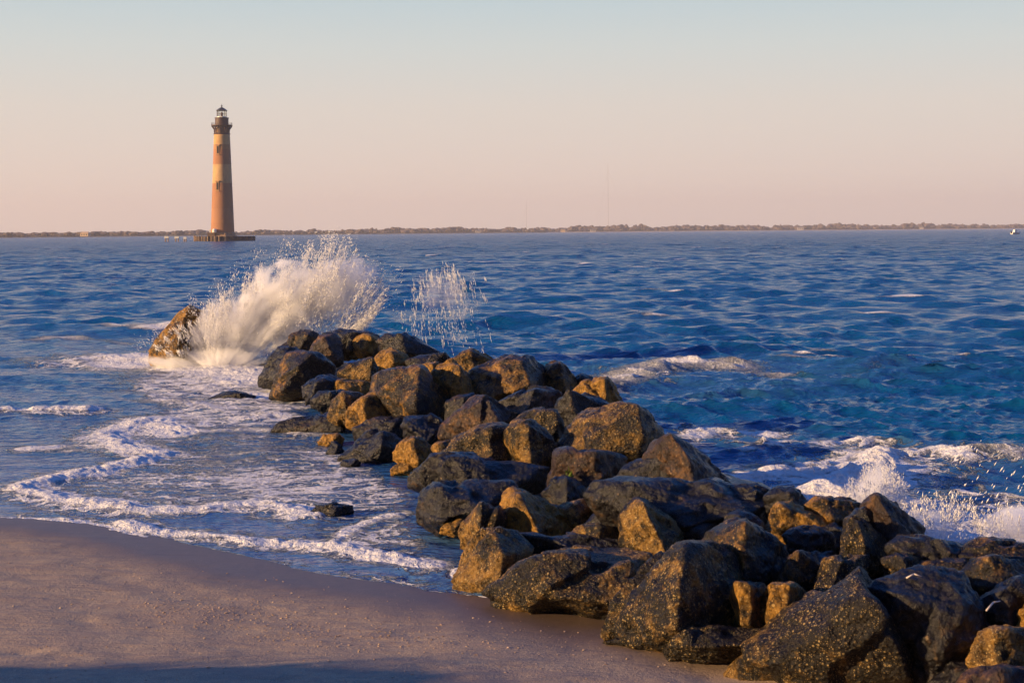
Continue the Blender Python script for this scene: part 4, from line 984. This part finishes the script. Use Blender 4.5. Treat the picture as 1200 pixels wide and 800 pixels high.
# boat
p = at_z(np.array([1190.0]), np.array([hor(1190) + 8.0]))[0]
B = empty('motor_boat', (p[0], p[1], .1), .5); tag(B, 'small white motor boat out at sea near the right edge', 'boat')
m = MB(); st = [(-2.2, .75, .0), (-1, .85, 0), (.8, .75, .05), (1.9, .35, .15), (2.5, .03, .3)]; prev = None
for xx, hw_, kz in st:
    rr = [m.b.verts.new(c) for c in ((xx, -hw_, .75 + kz), (xx, -hw_ * .7, 0 + kz), (xx, 0, -.25 + kz), (xx, hw_ * .7, 0 + kz), (xx, hw_, .75 + kz))]
    if prev:
        for q in range(4): m.b.faces.new((prev[q], prev[q + 1], rr[q + 1], rr[q]))
        m.b.faces.new((prev[4], prev[0], rr[0], rr[4]))
    else: m.b.faces.new(rr)
    prev = rr
m.b.faces.new(prev[::-1]); m.build('hull', WHT, B)
MB().box((-.2, 0, 1.3), (1.5, 1.2, 1.0), taper=.8).build('cabin', WHT, B); MB().box((-2.4, 0, .7), (.35, .4, .9)).build('outboard_motor', BLK, B)

# ------------------------------------------------------------------ haze
t = NT('sea_haze'); t.t.links.new(t.n('ShaderNodeVolumePrincipled', {'Color': (.95, .89, .86, 1), 'Density': .00016, 'Anisotropy': .1}).outputs[0], t.o.inputs['Volume'])
tag(MB().box((0, 2500, 75), (14000, 9400, 160)).build('haze', t.m), 'thin pale evening haze over the sea and far shore', 'haze', kind='stuff')

# ------------------------------------------------------------------ small things
def stick(p, q, r, lab, mat):
    p, q = np.array(p), np.array(q); m = MB(); mid = (p + q) / 2 + np.array([0, 0, .02]); m.tube(p, mid, r, 6, r * .85); m.tube(mid, q, r * .85, 6, r * .5)
    tag(m.build('driftwood_stick', mat, None, True), lab, 'stick')
STK = simple('bleached_wood', (.48, .42, .38), .8)
stick(at_y(np.array([1156.0]), np.array([715.0]), np.array([8.35]))[0], at_y(np.array([1172.0]), np.array([704.0]), np.array([8.5]))[0], .006, 'pale bleached stick leaning on the blue shaded rock', STK)
stick(at_y(np.array([1062.0]), np.array([677.0]), np.array([8.6]))[0], at_y(np.array([1080.0]), np.array([675.0]), np.array([8.6]))[0], .006, 'short pale stick lying on top of the huge black rock', STK)
# weed tuft
GRN = simple('green_weed', (.10, .16, .02), .5)
m = MB(); c0 = at_y(np.array([668.0]), np.array([556.0]), np.array([13.6]))[0]
for q in range(26):
    a = random.uniform(-1, 1); l_ = random.uniform(.03, .09); b0 = c0 + np.array([random.gauss(0, .018), random.gauss(0, .01), random.gauss(0, .02)])
    m.tube(b0, b0 + np.array([a * .03, -.03, -l_ * .3 + random.uniform(-.02, .08)]), .008, 4, .002)
WEED = m.build('seaweed_tuft', GRN); tag(WEED, 'small green weed tuft on the purple brown block', 'seaweed')
# unseen grass added on the left dune to streak its shade on the sand
g = np.random.default_rng(8); n = 900
gx = -7.0 + g.normal(0, .8, n); gy = 6.9 + g.normal(0, .85, n); tuft = g.integers(0, 60, n); tx0 = g.normal(0, .9, 60); ty0 = g.normal(0, .9, 60)
gx = -7.0 + tx0[tuft] + g.normal(0, .09, n); gy = 6.9 + ty0[tuft] + g.normal(0, .09, n)
gz, _ = sand_height(gx, gy); V = []; Fg = []
for k in range(n):
    l_ = g.uniform(.22, .5); a = g.uniform(0, 6.28); bx, by = math.cos(a), math.sin(a); w_ = .005
    for q, (f_, b_) in enumerate(((0, 0), (.5, .12), (.85, .32), (1, .5))):
        cx_, cy_, cz_ = gx[k] + bx * b_ * l_ * .8, gy[k] + by * b_ * l_ * .8, gz[k] - .02 + l_ * f_ * (1 - .25 * b_)
        ww = w_ * (1 - f_ * .85); V += [(cx_ - by * ww, cy_ + bx * ww, cz_), (cx_ + by * ww, cy_ - bx * ww, cz_)]
    o_ = k * 8; Fg += [(o_ + 2 * q, o_ + 2 * q + 1, o_ + 2 * q + 3, o_ + 2 * q + 2) for q in range(3)]
tag(link('shade_grass', mesh_np('shade_grass', V, Fg), simple('dry_shade_grass', (.22, .19, .08), .7)), 'unseen dry grass tufts added left of the view to streak the shade', 'grass', kind='stuff')
# shell fragments on the sand
g = np.random.default_rng(4); n = 2600
cl = g.integers(0, 3, n)
sxp = np.where(cl == 0, g.uniform(0, 820, n), np.where(cl == 1, 240 + g.normal(0, 60, n), 420 + g.normal(0, 110, n)))
syp = np.where(cl == 0, g.uniform(640, 800, n), np.where(cl == 1, 700 + g.normal(0, 12, n), 727 + g.normal(0, 12, n) + (sxp - 420) * .03))
Pz = at_z(sxp, syp, .15); zz, sdd = sand_height(Pz[:, 0], Pz[:, 1]); ok = sdd > .25
Pz = Pz[ok]; zz = zz[ok]; n = len(Pz); Pz[:, 2] = zz + .002
bv, bf = ico(1); sz = .0018 + .0070 * g.random(n) ** 4
V = Pz[:, None, :] + bv[None] * sz[:, None, None] * np.stack([g.uniform(.7, 1.6, n), g.uniform(.6, 1.2, n), g.uniform(.3, .8, n)], 1)[:, None, :] * (1 + .3 * g.normal(size=(n, len(bv), 1)))
SHL = simple('shell_grit', (.42, .29, .19), .7, .5, 6)
tag(link('shell_fragments', mesh_np('shell_fragments', V.reshape(-1, 3), (bf[None] + (np.arange(n) * len(bv))[:, None, None]).reshape(-1, 3), False), SHL), 'scatter of broken shell bits over the damp sand', 'shell grit', kind='stuff')
